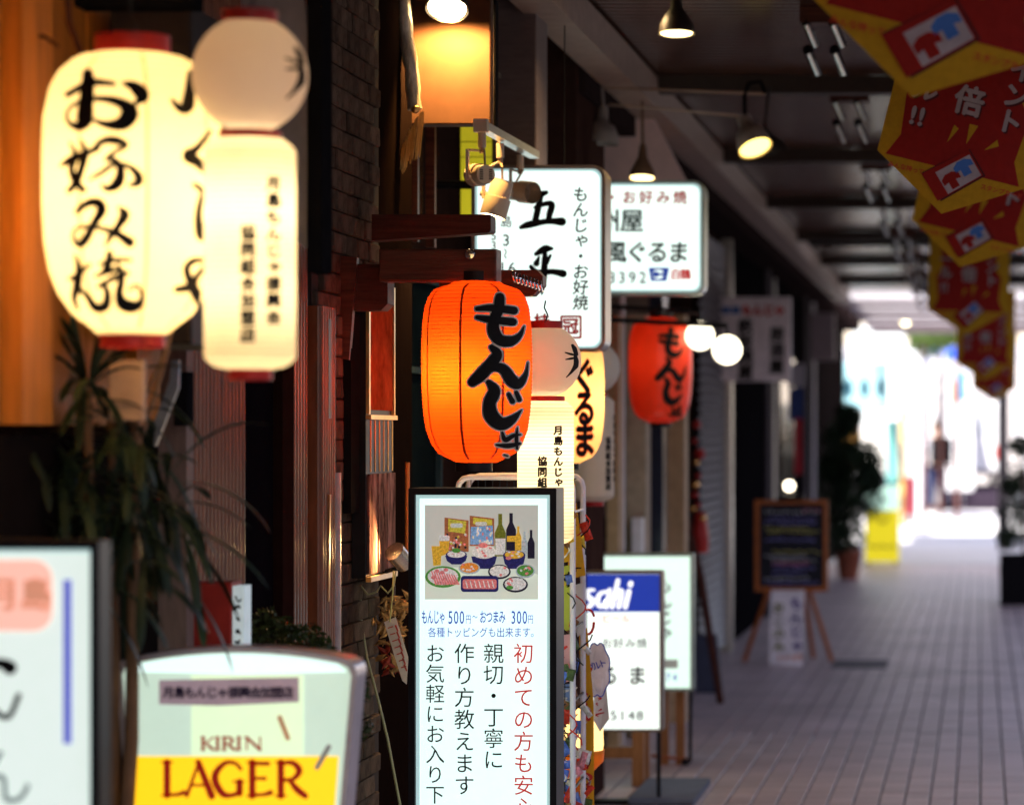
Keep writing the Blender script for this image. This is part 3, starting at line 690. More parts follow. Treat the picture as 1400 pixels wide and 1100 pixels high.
# food photo: flat print
ph = lit('photo_backdrop', (.42, .43, .38), .62); yb = Yf - .0025
def P(mb, pts, y): mb.add([Vector((X(a, s), y, Z(b, s))) for a, b in pts][::-1], [tuple(range(len(pts)))])
def ell(cx_, cy_, rx, ry, n=20, a0=0, a1=360): return [(cx_ + rx * math.cos(math.radians(a0 + (a1 - a0) * k / n)), cy_ + ry * math.sin(math.radians(a0 + (a1 - a0) * k / n))) for k in range(n)]
def ptm(nm, c_, e=.45): return mat('print_' + nm, c_, .5, var=.6, scale=170, emis=c_, es=e * .8)
mb = MB(); P(mb, [(581, 690), (736, 690), (736, 819), (581, 819)], yb); mb.build('photo_print', ph, S1)
mb = MB(); P(mb, [(581, 790), (620, 775), (700, 772), (736, 785), (736, 819), (581, 819)], yb - .0004); mb.build('photo_print', lit('photo_table', (.56, .6, .5), .62), S1)
cz = lambda x, y: (560 + x / 5, 660 + y / 5)
LAY = [0]
def pp(pts, nm, c_, e=.45, raw=False):
    LAY[0] += 1; mb = MB(); P(mb, [(x, y) if raw else cz(x, y) for x, y in pts], yb - .0008 - LAY[0] * .00006); return mb
prints = {}
def addp(nm, c_, pts, e=.45):
    LAY[0] += 1
    mb = prints.setdefault(nm, (MB(), ptm(nm, c_, e)))[0]
    mb.add([Vector((X(a, s), yb - .0008 - LAY[0] * .00005, Z(b, s))) for a, b in [cz(*p) for p in pts]][::-1], [tuple(range(len(pts)))])
DK = (.015, .012, .03); 
addp('bag', (.35, .12, .05), [(240, 235), (405, 255), (405, 470), (240, 460)]); addp('bag', (.35, .12, .05), [(412, 222), (580, 242), (580, 430), (412, 430)])
addp('yellowgreen', (.55, .5, .06), [(265, 245), (390, 262), (380, 345), (265, 330)]); addp('yellowgreen', (.55, .5, .06), [(435, 235), (565, 250), (565, 290), (435, 280)])
addp('handle', (.6, .62, .55), rrect(280, 365, 275, 305, 12)); addp('handle', (.6, .62, .55), rrect(450, 530, 265, 292, 12))
addp('skyblue', (.18, .35, .62), [(420, 300), (570, 290), (575, 420), (415, 420)])
r_ = random.Random(3)
for i in range(26):
    a, b = r_.uniform(250, 390), r_.uniform(350, 450); addp(*r_.choice((('pinkish', (.7, .2, .2)), ('yellowgreen', (.55, .5, .06)), ('handle', (.6, .6, .5)), ('darkish', DK))), ell(a, b, 9, 9, 6))
    a, b = r_.uniform(430, 565), r_.uniform(305, 410); addp(*r_.choice((('pinkish', (.7, .2, .2)), ('handle', (.6, .6, .5)), ('whitefood', (.72, .7, .66)))), ell(a, b, 7, 12, 6))
def bottle(cx_, top, bot, w_, nm, c_, neck=.35):
    h_ = bot - top
    addp(nm, c_, [(cx_ - w_ * neck, top), (cx_ + w_ * neck, top), (cx_ + w_ * neck, top + h_ * .25), (cx_ + w_, top + h_ * .45), (cx_ + w_, bot), (cx_ - w_, bot), (cx_ - w_, top + h_ * .45), (cx_ - w_ * neck, top + h_ * .25)])
bottle(622, 210, 500, 38, 'greenglass', (.16, .17, .02)); addp('whitefood', (.7, .68, .6), [(588, 378), (658, 378), (655, 490), (590, 490)])
bottle(696, 205, 460, 34, 'darkish', DK); addp('amber', (.75, .42, .04), [(668, 360), (728, 360), (728, 400), (668, 400)])
bottle(745, 295, 460, 22, 'amber', (.75, .42, .04)); bottle(788, 330, 500, 20, 'glassblue', (.4, .48, .5)); bottle(833, 320, 515, 24, 'darkish', DK)
addp('amber', (.75, .42, .04), [(152, 430), (222, 430), (216, 560), (165, 565)]); addp('amber', (.75, .42, .04), [(205, 390), (275, 390), (268, 480), (215, 500)]); addp('whitefood', (.7, .7, .66), rrect(202, 276, 358, 395, 10))
def bowl(cx_, cy_, rx, ry, dh, body, food):
    addp(*body, [(cx_ - rx, cy_)] + ell(cx_, cy_ + dh * .6, rx * .8, dh * .9, 12, 180, 0)[::1][1:] + [(cx_ + rx, cy_)]) if dh else None
    addp(*body, ell(cx_, cy_, rx, ry)); addp(*food, ell(cx_, cy_ - 3, rx * .86, ry * .8))
    for k in range(12): addp(*r_.choice((('whitefood', (.72, .7, .66)), ('pinkish', (.7, .2, .2)), food)), ell(cx_ + r_.uniform(-.6, .6) * rx, cy_ + r_.uniform(-.7, .5) * ry, rx * .14, ry * .18, 7))
NV = ('navy', (.02, .02, .12)); WF = ('whitefood', (.72, .7, .66)); PK = ('pinkish', (.7, .2, .2)); GR = ('greenfood', (.08, .28, .05)); OR_ = ('orangefood', (.75, .25, .04))
def deep(cx_, cy_, rx, dep):
    addp(*NV, [(cx_ - rx, cy_), (cx_ + rx, cy_), (cx_ + rx * .85, cy_ + dep * .6), (cx_ + rx * .4, cy_ + dep), (cx_ - rx * .4, cy_ + dep), (cx_ - rx * .85, cy_ + dep * .6)])
deep(322, 495, 76, 60); bowl(322, 488, 72, 30, 0, NV, WF); addp(*GR, ell(322, 460, 30, 16)); deep(512, 500, 88, 85)
addp(*WF, ell(512, 470, 84, 46)); addp(*PK, ell(505, 425, 34, 18))
for k in range(16): addp(*r_.choice((WF, PK)), ell(512 + r_.uniform(-70, 70), 470 + r_.uniform(-30, 30), 12, 7, 7))
deep(718, 500, 76, 85); bowl(718, 492, 76, 34, 0, NV, ('amber', (.75, .42, .04))); addp(*PK, ell(680, 512, 20, 12))
bowl(232, 640, 122, 74, 0, GR, WF)
for k in range(10): a = 150 + k * 17; addp(*PK, [(a, 600 + k * 3), (a + 8, 598 + k * 3), (a + 44, 690), (a + 30, 696)])
bowl(412, 580, 74, 42, 0, ('glassblue', (.4, .48, .5)), OR_); bowl(618, 605, 78, 50, 0, ('darkish', DK), WF); bowl(795, 600, 66, 48, 0, ('glassblue', (.4, .48, .5)), GR)
addp(*NV, rrect(355, 612, 632, 742, 22)); addp(*PK, rrect(368, 600, 655, 722, 16))
for k in range(7): a = 385 + k * 30; addp(*WF, [(a, 665), (a + 6, 665), (a + 20, 712), (a + 12, 714)])
bowl(728, 692, 86, 54, 0, ('darkish', DK), WF); addp(*GR, ell(690, 712, 24, 14))
for nm, (mb, m_) in prints.items(): mb.build('photo_print', m_, S1)

# 2 tall white sign
s = 405; Yf = Y(s)
S2 = thing('hanging_sign', 'tall backlit white projecting sign with two large brush characters', 'sign', (X(735, s), Yf, Z(481, s)))
sign_box(S2, s, 645, 828, 226, 481, .16, 5, 17, face_w, mat('sign_rim', (.3, .25, .22), .3, .6), .012, 3)
cv = lambda x, y: (600 + x / 3.235, 160 + y / 3.235)
fl = lambda px, py, l=0: Vector((X(px, s), Yf - .002 - l, Z(py, s)))
brush(GOHEI, fl, cv, wk=1.6).build('lettering', ink, S2)
txt(S2, [('もんじゃ・お好焼', 794, 266, 22, 'v')], ink, s, Yf - .002, step=.96, bold=.022, shear=.08)
txt(S2, [('島', 692, 303, 17, 'v'), ('3', 692, 328, 22, 'v'), ('〜', 691, 347, 15, 'v', {'rot': 1.4}), ('16', 687, 366, 22, 'h', {'step': .6}), ('353', 675, 309, 16, 'v', {'step': .82})], ink, s, Yf - .002, bold=.012)
txt(S2, [('冠', 780, 446, 23), ('桂', 741, 440, 23)], mat('deep_red_ink', (.35, .02, .02), .6, emis=(.4, .01, .01), es=.3), s, Yf - .002, bold=.045)
mb = MB(); mb.ring(rrect(X(766, s), X(795.5, s), Z(463, s), Z(431, s), .006), rrect(X(769, s), X(792.5, s), Z(460, s), Z(434, s), .003), Yf - .0028, Yf - .0018); mb.build('seal_border', MC['deep_red_ink'], S2)
MB().tube([(-1.85, Yf + .08, Z(250, s)), (X(647, s), Yf + .08, Z(250, s))], .015).build('bracket', black, S2)
# 3 wide white sign
s = 340; Yf = Y(s)
S3 = thing('hanging_sign', 'wide backlit white projecting sign with a small blue crest at its corner', 'sign', (X(860, s), Yf, Z(403, s)))
sign_box(S3, s, 735, 963, 247, 403, .16, 4, 14, face_w, mat('pale_green_rim', (.4, .46, .42), .3, .3), .012, 3)
redb = mat('brick_red_ink', (.4, .05, .03), .6, emis=(.5, .04, .03), es=.3)
txt(S3, [('・お好み焼', 837, 270, 19.5)], redb, s, Yf - .002, step=1.19, bold=.035)
txt(S3, [('州屋', 832, 302, 33)], mat('green_black_ink', (.01, .03, .02), .6), s, Yf - .002, step=.97, bold=.03)
txt(S3, [('風ぐるま', 842, 345, 31)], MC['green_black_ink'], s, Yf - .002, step=.92, bold=.035, shear=.06)
txt(S3, [('8392', 836, 379, 22)], MC['green_black_ink'], s, Yf - .002, sx=.95, step=.68, bold=.015)
mb = MB(); mb.prism([(X(a, s), Z(b, s)) for a, b in ((887, 366), (915, 366), (911, 384), (890, 384))][::-1], Yf - .002, Yf - .0005); mb.build('crest', blue_ink, S3)
mb = MB(); mb.prism([(X(900 + 8 * math.cos(math.radians(t)), s), Z(375 + 6.5 * math.sin(math.radians(t)), s)) for t in range(20, 341, 20)] + [(X(897 + 5 * math.cos(math.radians(t)), s), Z(375 + 4 * math.sin(math.radians(t)), s)) for t in range(340, 19, -40)], Yf - .003, Yf - .0022); mb.build('crest', face_w, S3)
txt(S3, [('白鶴', 924, 375, 15)], red_ink, s, Yf - .002, step=.9, bold=.04)
# 4 near left sign
s = 850; Yf = Y(s)
S4 = thing('sign_board', 'blurred backlit white sign with a red seal and blue bar in the near left corner', 'sign', (X(20, s), Yf, 0))
sign_box(S4, s, -190, 140, 738, 1720, .05, 12, 3, lit('greyish_lit_face', (.72, .82, .76), .74), black, .02, 5)
mb = MB(); mb.prism(rrect(X(-40, s), X(72, s), Z(862, s), Z(765, s), .03), Yf - .002, Yf - .0005); mb.build('seal', lit('peach_seal', (.9, .5, .4), .75), S4)
txt(S4, [('月島', 4, 812, 46)], lit('salmon_ink', (.8, .35, .22), .5), s, Yf - .003, bold=.05)
mb = MB(); mb.box(X(87, s), X(98, s), Yf - .002, Yf - .0005, Z(1016, s), Z(792, s)); mb.build('blue_bar', lit('backlit_blue', (.12, .14, .6), .6), S4)
brush([[(-30, 910, 10), (0, 906, 14), (14, 912, 20)], [(-20, 960, 10), (10, 980, 8), (26, 950, 8)]], lambda px, py, l=0: Vector((X(px, s), Yf - .002 - l, Z(py, s))), lambda x, y: (x, y)).build('lettering', ink, S4)
txt(S4, [('ん', 2, 1062, 90)], mat('soft_ink', (.2, .25, .24), .6, emis=(.2, .26, .25), es=.5), s, Yf - .002, bold=.0)
for px_ in (-170, 118): MB().box(X(px_ - 10, s), X(px_ + 10, s), Yf + .01, Yf + .04, 0, Z(1719, s)).build('leg', black, S4)
# 5 beer glass shaped sign
s = 690; Yf = Y(s)
S5 = thing('glass_shaped_sign', 'beer glass shaped lit sign, yellow below with large red letters, in a silver rim', 'sign', (X(325, s), Yf, 0))
def glassp(i):
    top = [(168 + i, 898 + i * .6)] if 0 else []
    pts = []
    for k in range(13):
        t = k / 12; x = 182 + i + (470 - 182 - 2 * i) * t; y = 886 + i + 14 * (2 * t - 1) ** 2 - 2
        pts.append((x, y))
    pts += [(484 - i, 904 + i), (489 - i, 916 + i), (488 - i, 930), (440 - i, 1500 - i), (205 + i, 1500 - i), (162 + i, 930), (161 + i, 915 + i), (167 + i, 903 + i)]
    return [(X(a, s), Z(b, s)) for a, b in pts][::-1]
MB().ring(glassp(0), glassp(7), Yf - .012, Yf + .09).build('frame', mat('silver_mauve_rim', (.45, .36, .38), .3, .5), S5, smooth=True)
MB().prism(glassp(7), Yf, Yf + .08).build('face', lit('foam_face', (.52, .66, .54), .72), S5)
mb = MB()
pts = []
for k in range(13):
    t = k / 12; x = 190 + 272 * t; pts.append((x, 893 + 14 * (2 * t - 1) ** 2))
pts += [(474, 918), (420, 919), (325, 921), (230, 919), (172, 918)]
mb.prism([(X(a, s), Z(b, s)) for a, b in pts][::-1], Yf - .0015, Yf - .0003); mb.build('foam_band', lit('foam_white', (.72, .92, .88), .85), S5)
mb = MB(); mb.prism([(X(a, s), Z(b, s)) for a, b in ((179, 1033), (463, 1033), (428, 1490), (216, 1490))][::-1], Yf - .0015, Yf - .0003); mb.build('beer_panel', lit('beer_yellow', (1, .55, .01), .9), S5)
mb = MB(); mb.prism([(X(a, s), Z(b, s)) for a, b in ((262, 922), (415, 922), (415, 1031), (262, 1031))][::-1], Yf - .0014, Yf - .0003); mb.build('pale_panel', lit('pale_green_face', (.62, .78, .50), .85), S5)
mb = MB(); mb.prism([(X(a, s), Z(b, s)) for a, b in ((218, 929), (409, 925), (409, 959), (300, 964), (218, 962))][::-1], Yf - .003, Yf - .0016); mb.build('name_strip', mat('pinkish_strip', (.42, .3, .34), .6, emis=(.42, .3, .34), es=.35), S5)
txt(S5, [('月島もんじゃ振興会加盟店', 231, 946, 16.5)], mat('dark_violet_ink', (.03, .015, .05), .7), s, Yf - .0035, step=.9, bold=.05)
maroon = mat('maroon_ink', (.30, .012, .008), .6, emis=(.42, .015, .005), es=.35)
def serif(mb, L_, x, y, w_, h_, t, f):
    """letters built from flared strokes; x,y top-left"""
    T = t; th = t * .55
    S = {'K': [[(.12, 0, T), (.12, 1, T)], [(.95, 0, th), (.2, .55, th * .8)], [(.35, .42, th), (.7, .8, T), (1.0, 1, T * .8)]],
         'I': [[(.5, 0, T), (.5, 1, T)]],
         'R': [[(.12, 0, T), (.12, 1, T)], [(.12, .03, th), (.55, .02, T * .8), (.78, .25, T), (.55, .5, T * .7), (.15, .52, th)], [(.42, .52, th), (.7, .8, T), (1.0, 1.0, T * .9)]],
         'N': [[(.12, 0, th), (.12, 1, th)], [(.1, 0, T * .9), (.88, 1, T)], [(.88, 0, th), (.88, 1, th)]],
         'L': [[(.16, 0, T), (.16, .98, T)], [(.12, .965, th), (.6, .96, th), (.92, .9, th * 1.4)]],
         'A': [[(.5, 0, th * .8), (.08, 1, th)], [(.48, 0, T * .9), (.95, 1, T * 1.1)], [(.25, .68, th * .7), (.75, .68, th * .7)]],
         'G': [[(.9, .2, th), (.72, .03, th), (.4, .02, T * .7), (.1, .3, T), (.08, .6, T * 1.1), (.32, .94, T), (.6, .98, T * .7), (.86, .9, T * .8)], [(.86, .58, T), (.86, .92, T)], [(.66, .57, th * .6), (1.0, .57, th * .6)]],
         'E': [[(.16, 0, T), (.16, 1, T)], [(.14, .03, th), (.8, .04, th * 1.2)], [(.16, .48, th * .8), (.68, .48, th)], [(.14, .965, th), (.6, .96, th), (.9, .9, th * 1.5)]]}[L_]
    for st in S:
        st = [(x + a * w_, y + b * h_, c_) for a, b, c_ in st]
        ribbon(mb, st, f)
        for a, b, c_ in (st[0], st[-1]):
            if c_ > T * .85 and L_ in 'KIRNLE' and abs(a - st[0][0]) < .3 * w_: ribbon(mb, [(a - T * .75, b, th * .5), (a, b, th * .8), (a + T * .75, b, th * .5)], f)
mb = MB(); lf = [0]
def fz(px, py): return Vector((X(px, s), Yf - .003 - lf[0], Z(py, s)))
for L_, x, w_ in (('K', 276, 17), ('I', 294, 8), ('R', 305, 17), ('I', 323, 8), ('N', 335, 24)): lf[0] += .0001; serif(mb, L_, x, 1007, w_, 17, 4.5, fz)
for L_, x, w_ in (('L', 224, 31), ('A', 253, 39), ('G', 292, 42), ('E', 340, 34), ('R', 380, 38)): lf[0] += .0001; serif(mb, L_, x, 1041, w_, 46, 9.5, fz)
mb.build('lettering', maroon, S5)
for a, b, c_, d_ in ((383, 980, 394, 1008), (450, 1020, 434, 1048)):
    mb = MB(); ribbon(mb, [(a, b, 7), ((a + c_) / 2, (b + d_) / 2, 7), (c_, d_, 7)], lambda px, py: Vector((X(px, s), Yf - .004, Z(py, s)))); mb.build('scuff', mat('orange_tape' if a < 400 else 'grey_tape', (.6, .3, .16) if a < 400 else (.3, .28, .26), .7, emis=(.6, .3, .16) if a < 400 else (.3, .28, .26), es=.3), S5)
MB().box(X(230, s), X(420, s), Yf - .03, Yf + .12, .0, Z(1500, s) - .002).build('base', black, S5)
# 6 blue headed beer sign on stand
s = 337; Yf = Y(s)
S6 = thing('sign_board', 'white sign with a blue header and slanted white letters on a metal stand', 'sign', (X(838, s), Yf, 0))
sign_box(S6, s, 768, 906, 780, 1000, .1, 4, 4, lit('backlit_sign_white', (.86, .95, .88), .9), mat('bronze_frame', (.2, .15, .11), .4, .5), .01)
mb = MB(); mb.box(X(772, s), X(902, s), Yf - .002, Yf - .0005, Z(836, s), Z(784.5, s)); mb.build('blue_header', lit('backlit_navy', (.02, .05, .42), .55), S6)
fa = flat(s, Yf - .003); mb = MB()
sl_ = lambda x0, y0, x1, y1, w_: ribbon(mb, [(x0, y0, w_), ((x0 + x1) / 2, (y0 + y1) / 2, w_), (x1, y1, w_)], fa)
# slanted letters: A s a h i
sl_(775, 830, 792, 794, 4); sl_(792, 794, 794, 830, 8); sl_(783, 816, 793, 816, 3)
for st in ([(812, 806, 4), (804, 807, 5), (804, 815, 7), (810, 820, 7), (807, 828, 6), (799, 829, 4)],
           [(829, 808, 4), (820, 812, 6), (817, 823, 7), (822, 829, 5), (828, 822, 5)], [(834, 806, 6), (829, 829, 7)],
           [(845, 793, 6), (837, 829, 7)], [(841, 815, 5), (849, 807, 7), (849, 816, 7), (846, 829, 7)],
           [(860, 808, 7), (855, 829, 7)], [(862.5, 797, 7), (862, 799, 7)]):
    ribbon(mb, st, fa)
mb.build('lettering', lit('backlit_letter_white', (.95, .97, 1), .9), S6)
txt(S6, [('ビール', 829, 845, 13.5)], mat('pale_red_ink', (.6, .15, .08), .6, emis=(.7, .2, .1), es=.4), s, Yf - .002, step=.98, bold=.01)
txt(S6, [('お好み焼', 830, 879, 15.5)], ink, s, Yf - .002, step=1.02, bold=.01)
txt(S6, [('るま', 832, 923, 28)], ink, s, Yf - .002, step=1.4, bold=.03)
txt(S6, [('5148', 839, 977, 18)], ink, s, Yf - .002, sx=1.15, step=.58, bold=.012)
for px_ in (771, 899): MB().tube([(X(px_, s), Yf + .05, 0.01), (X(px_, s), Yf + .05, Z(999, s))], .009, 8).build('leg', black, S6, smooth=True)
MB().box(X(768, s), X(903, s), Yf + .02, Yf + .09, 0, .02).build('foot_bar', black, S6)
# stool behind
st_ = thing('wooden_stool', 'wooden stool behind the blue headed sign', 'stool', (X(840, 322), Y(322), 0))
s = 320
for a in (806, 872):
    for dy in (0, .22): MB().box(X(a - 8, s), X(a + 8, s), Y(s) + dy, Y(s) + dy + .045, 0, .42).build('leg', wood_leg, st_)
MB().box(X(795, s), X(884, s), Y(s) - .02, Y(s) + .29, .421, .45).build('seat', wood_leg, st_)
for zz in (.12, .3): MB().box(X(814, s), X(864, s), Y(s) + .01, Y(s) + .035, zz, zz + .05).build('rail', wood_leg, st_)
# 7 second white sign
s = 302; Yf = Y(s)
S7 = thing('sign_board', 'pale green white lit sign standing behind the blue headed sign', 'sign', (X(875, s), Yf, 0))
sign_box(S7, s, 790, 948, 756, 944, .09, 4, 3, face_w3, mat('green_grey_rim', (.3, .36, .28), .4), .01)
txt(S7, [('もんじゃ', 908, 800, 22, 'v')], ink, s, Yf - .002, step=1.0, bold=.03)
mb = MB(); mb.box(X(906, s), X(927, s), Yf - .002, Yf - .0005, Z(913, s), Z(901, s)); mb.build('grey_patch', mat('greyish_patch', (.3, .3, .26), .6, emis=(.3, .3, .26), es=.4), S7)
txt(S7, [('574', 905, 925, 14)], blue_ink, s, Yf - .002, step=.62, bold=.01)
for a in (868, 905, 927): MB().box(X(a - 6, s), X(a + 6, s), Yf + .1, Yf + .14, 0, Z(945, s)).build('leg', wood_leg, S7)
MB().tube([(X(943, s), Yf + .02, .02), (X(944, s), Yf + .02, Z(940, s))], .008, 8).build('stand_pole', black, S7, smooth=True)
MB().tube([(X(890, s), Yf + .02, .05), (X(944, s), Yf + .02, .03)], .008, 8).build('stand_foot', mat('rust_bar', (.3, .08, .03), .5), S7, smooth=True)
MB().ball((X(937, s), Yf + .02, .022), .022, 12, sz=.8).build('caster', black, S7, smooth=True)

# ------------------------------------------------------------------ beams and menu case
def beam(label, s, x0, y0, x1, y1, yr, m_, d=.09, chamf=8, x0w=None):
    xa = x0w if x0w is not None else X(x0, s)
    poly = [(xa, Z(y1, s)), (X(x1 - chamf, s), Z(yr, s)), (X(x1, s), Z(yr - chamf, s)), (X(x1, s), Z(y0 + chamf * .6, s)), (X(x1 - chamf * .6, s), Z(y0, s)), (xa, Z(y0, s))]
    return MB().prism(poly, Y(s), Y(s) + d).build('wooden_beam', m_, label=label, cat='beam', group='dark wooden beams sticking out of the wall')
beam('dark round nosed beam sticking out right of the cylinder lantern', 500, 385, 361, 530, 425, 424, wood_d, .1, 9)
beam('dark tapered beam highest of those above the orange lantern', 490, 508, 293, 671, 329, 318, wood_d, .09, 3)
b3 = thing('wooden_beam', 'red brown beam with a round bolt that carries the orange lantern', 'beam', (X(600, 507), Y(507), Z(386, 507)), 'dark wooden beams sticking out of the wall')
MB().bbox(X(520, 507), X(680, 507), Y(507) - .02, Y(507) + .07, Z(385, 507), Z(341, 507), .004).build('timber', wood_r, b3)
bolt = MB().lathe([(.0001, 0), (.012, .001), (.0155, .006), (.0155, .02)], (0, 0, 0), 20, M=Matrix.Rotation(math.radians(90), 4, 'X') @ Matrix.Scale(-1, 4, (0, 0, 1)))
for v in bolt.v: v += Vector((X(645, 507), Y(507) - .0405 , Z(349, 507)))
for v in bolt.v: pass
bolt.build('bolt', chrome, b3, smooth=True)
beam('short beam end with pointed tip right of the orange lantern cap', 480, 600, 369, 742, 406, 404, wood_r, .08, 14)
s = 492
cs = thing('menu_case', 'black wall case with a red glossy poster, brass bars and photo strips', 'display case', (WX, 9.1, Z(790, s)))
y0, y1, xf = Y(493), Y(472) , -1.70
MB().box(WX + .008, xf - .004, y0, y1, Z(790, s), Z(372, s)).build('case', black, cs)
MB().box(WX + .008, WX + .03, 8.80, y0 - .002, Z(700, s), Z(430, s)).build('back_panel', mblack, cs)
MB().box(xf - .003, xf + .006, y0, y0 + .02, Z(566, s), Z(375, s)).build('frame_bar', brass, cs)
MB().box(xf - .003, xf + .006, y1 - .015, y1, Z(566, s), Z(385, s)).build('frame_bar', brass, cs)
MB().box(xf - .003, xf + .002, y0 + .022, y1 - .017, Z(560, s), Z(395, s)).build('poster', mat('glossy_red_poster', (.45, .05, .015), .5, var=.5, scale=9, spec=0), cs)
MB().box(xf - .003, xf + .012, y0 - .004, y1 + .004, Z(573, s), Z(567, s)).build('ledge', brass, cs)
for k in range(6):
    yy = y0 + .03 + k * .066; MB().tube([(xf + .004, yy, Z(645, s)), (xf + .004, yy, Z(574, s))], .0022, 6).build('brass_bar', brass, cs)
for k in range(3):
    yy = y0 + .02 + k * .14; MB().box(xf - .003, xf + .003, yy, yy + .115, Z(785, s), Z(648 , s)).build('photo_strip', mat('photo_strip', (.2, .1, .09), .35, var=.9, scale=26, stretch=(1, 1, .35), spec=0), cs)
MB().box(xf - .003, xf + .012, y0 - .004, y1 + .004, Z(795, s), Z(788, s)).build('ledge', brass, cs)
# small wall items
def plank(label, s, pts, m_, t=.02, name='wall_plaque', cat='plaque'):
    return MB().prism([(X(a, s), Z(b, s)) for a, b in pts][::-1], Y(s), Y(s) + t).build(name, m_, label=label, cat=cat)
plank('tilted carved wood plaque hanging on the bricks under the beam', 501, ((466, 350), (488, 352), (477, 492), (456, 488)), wood_r, .03)
plank('thin plain wooden plaque low on the ribbed panelling edge', 517, ((441, 674), (451, 676), (449, 822), (440, 820)), wood_leg, .02)
o = plank('small red glass plaque in a black surround beside the bricks', 516, ((438, 436), (450, 436), (450, 572), (438, 572)), black, .03)
MB().box(X(440.5, 516), X(447, 516), Y(516) - .004, Y(516) - .0005, Z(562, 516), Z(448, 516)).build('red_glass', mat('red_glass', (.5, .04, .02), .2, var=.5), o)
# silver lamp by the door (also lights panelling)
s = 480
ol = thing('spot_lamp', 'small silver can spotlight beside the black menu case', 'lamp', (X(548, s), Y(s), Z(775, s)))
ca = Vector((X(556, s), Y(s), Z(772, s))); cb_ = Vector((X(543, s), Y(s) - .05, Z(752, s)))
MB().tube([ca, ca + (cb_ - ca) * .1, cb_], [.012, .028, .03], 18).build('housing', mat('silver_can', (.6, .52, .45), .25, .9), ol, smooth=True)
MB().tube([ca, ca + Vector((-.1, .02, -.03))], .006).build('arm', black, ol)
spot('spot_bulb', cb_ + (cb_ - ca).normalized() * .01, (-1.75, 8.2, 1.1), 16, (1, .6, .22), 120, .6, .02, ol)

MB().tube([(X(557, 470), Y(470), Z(760, 470)), (X(557, 470), Y(470), Z(632, 470))], .007, 8).build('orange_pole', mat('orange_plastic', (.5, .12, .02), .4), smooth=True, label='short orange upright pole left of the main menu sign top', cat='pole')
# gold fringe banner
s = 450
bn = thing('fringed_banner', 'rolled silvery banner ending in a curved gold fringe beside the brown board', 'banner', (X(565, s), Y(s), Z(260, s)))
zig = [(548 + (568 - 548) * t, -20 + 170 * t) for t in [i / 12 for i in range(13)]]
MB().tube([(X(a + 1.0 * math.sin(i), s), Y(s) + .004 * math.cos(i * 1.3), Z(b, s)) for i, (a, b) in enumerate(zig)], [.022 + .0018 * math.sin(i * 2.1) for i in range(13)], 14).build('rolled_cloth', mat('silver_cloth', (.62, .52, .42), .3, .5, var=.5, stretch=(3, 3, .8), scale=20, bump=.4), bn, smooth=True)
fr = MB(); r_ = random.Random(5)
for i in range(70):
    t = i / 69; hx = 578 - 34 * t ** 1.2 + r_.uniform(-1, 1); hy = 152 + 60 * t ** 1.4; ln = (60 - 18 * t) * (.9 + .2 * r_.random())
    a = (X(hx, s), Y(s) + r_.uniform(-.02, .02), Z(hy, s)); b = (X(hx - 3 - 3 * t, s), a[1], Z(hy + ln * .5, s)); c_ = (X(hx - 6 - 4 * t, s), a[1], Z(hy + ln, s))
    fr.tube([a, b, c_], .0011, 4, cap=False)
fr.build('fringe', gold, bn, kind='stuff')
kn = MB().ball((X(569, s), Y(s) - .015, Z(150, s)), .014, 12); kn.build('knot', brass, bn, smooth=True)

# ------------------------------------------------------------------ lamps
hot = lit('hot_bulb', (1, .72, .35), 22); hot2 = lit('warm_lamp_glass', (1, .74, .3), 5)
def aim(a, b):
    d = (Vector(b) - Vector(a)); return d.normalized(), d.length
def bell(name, label, s, px, py, rpx, up, mshade, on, power=0, dirv=(0, 0, -1), group=None, hh=1.9, cat='lamp'):
    """bell lamp: (px,py) centre of its mouth"""
    c0 = Vector((X(px, s), Y(s), Z(py, s))); d = Vector(dirv).normalized(); r = rpx / s
    t = thing(name, label, cat, c0, group)
    P_ = lambda k: c0 - d * (r * k)
    MB().tube([P_(0), P_(.5), P_(1.0), P_(hh * .75), P_(hh), P_(hh + .5)], [r, r * .93, r * .68, r * .36, r * .3, r * .22], 24, cap=False).build('lamp_shade', mshade, t, smooth='s')
    if on: MB().tube([P_(.04), P_(.16)], [r * .88, r * .9], 20).build('bulb', on, t)
    if up: MB().tube([P_(hh + .4)] + [Vector(u) for u in up], .007, 8).build('arm', mshade, t, smooth=True)
    if power: spot('spot_bulb', c0 + d * .01, c0 + d, power, (1, .66, .3), 130, .5, r * .6, t)
    return t
blk_sh = mat('black_shade', (.03, .022, .02), .5)
# hot lamp over brown board (mostly above the frame)
s = 447
bell('reflector_lamp', 'hot glowing lamp at the top edge in front of the brown board', s, 611, 14, 29, [(X(611, s), Y(s) + .05, 3.05)], blk_sh, hot, 0, (0, -.55, -1))
spot('board_light', (X(611, s), Y(s) + .03, Z(24, s)), (X(611, s), Y(s) + .16, Z(24, s) - .25), 75, (1, .56, .16), 150, .5, .02)
# pendant, top middle
s = 400
bell('pendant_lamp', 'black bell pendant lamp, lit, at the top centre under the canopy', s, 925, 47, 25, [(X(922, s), Y(s), 3.04)], blk_sh, hot2, 20, (.02, -.12, -1), 'bell lamps under the canopy')
bell('pendant_lamp', 'lit lamp cut off by the top edge left of the black pendant', s, 872, -6, 24, [(X(872, s), Y(s), 3.04)], blk_sh, hot2, 8, (.02, -.1, -1), 'bell lamps under the canopy')
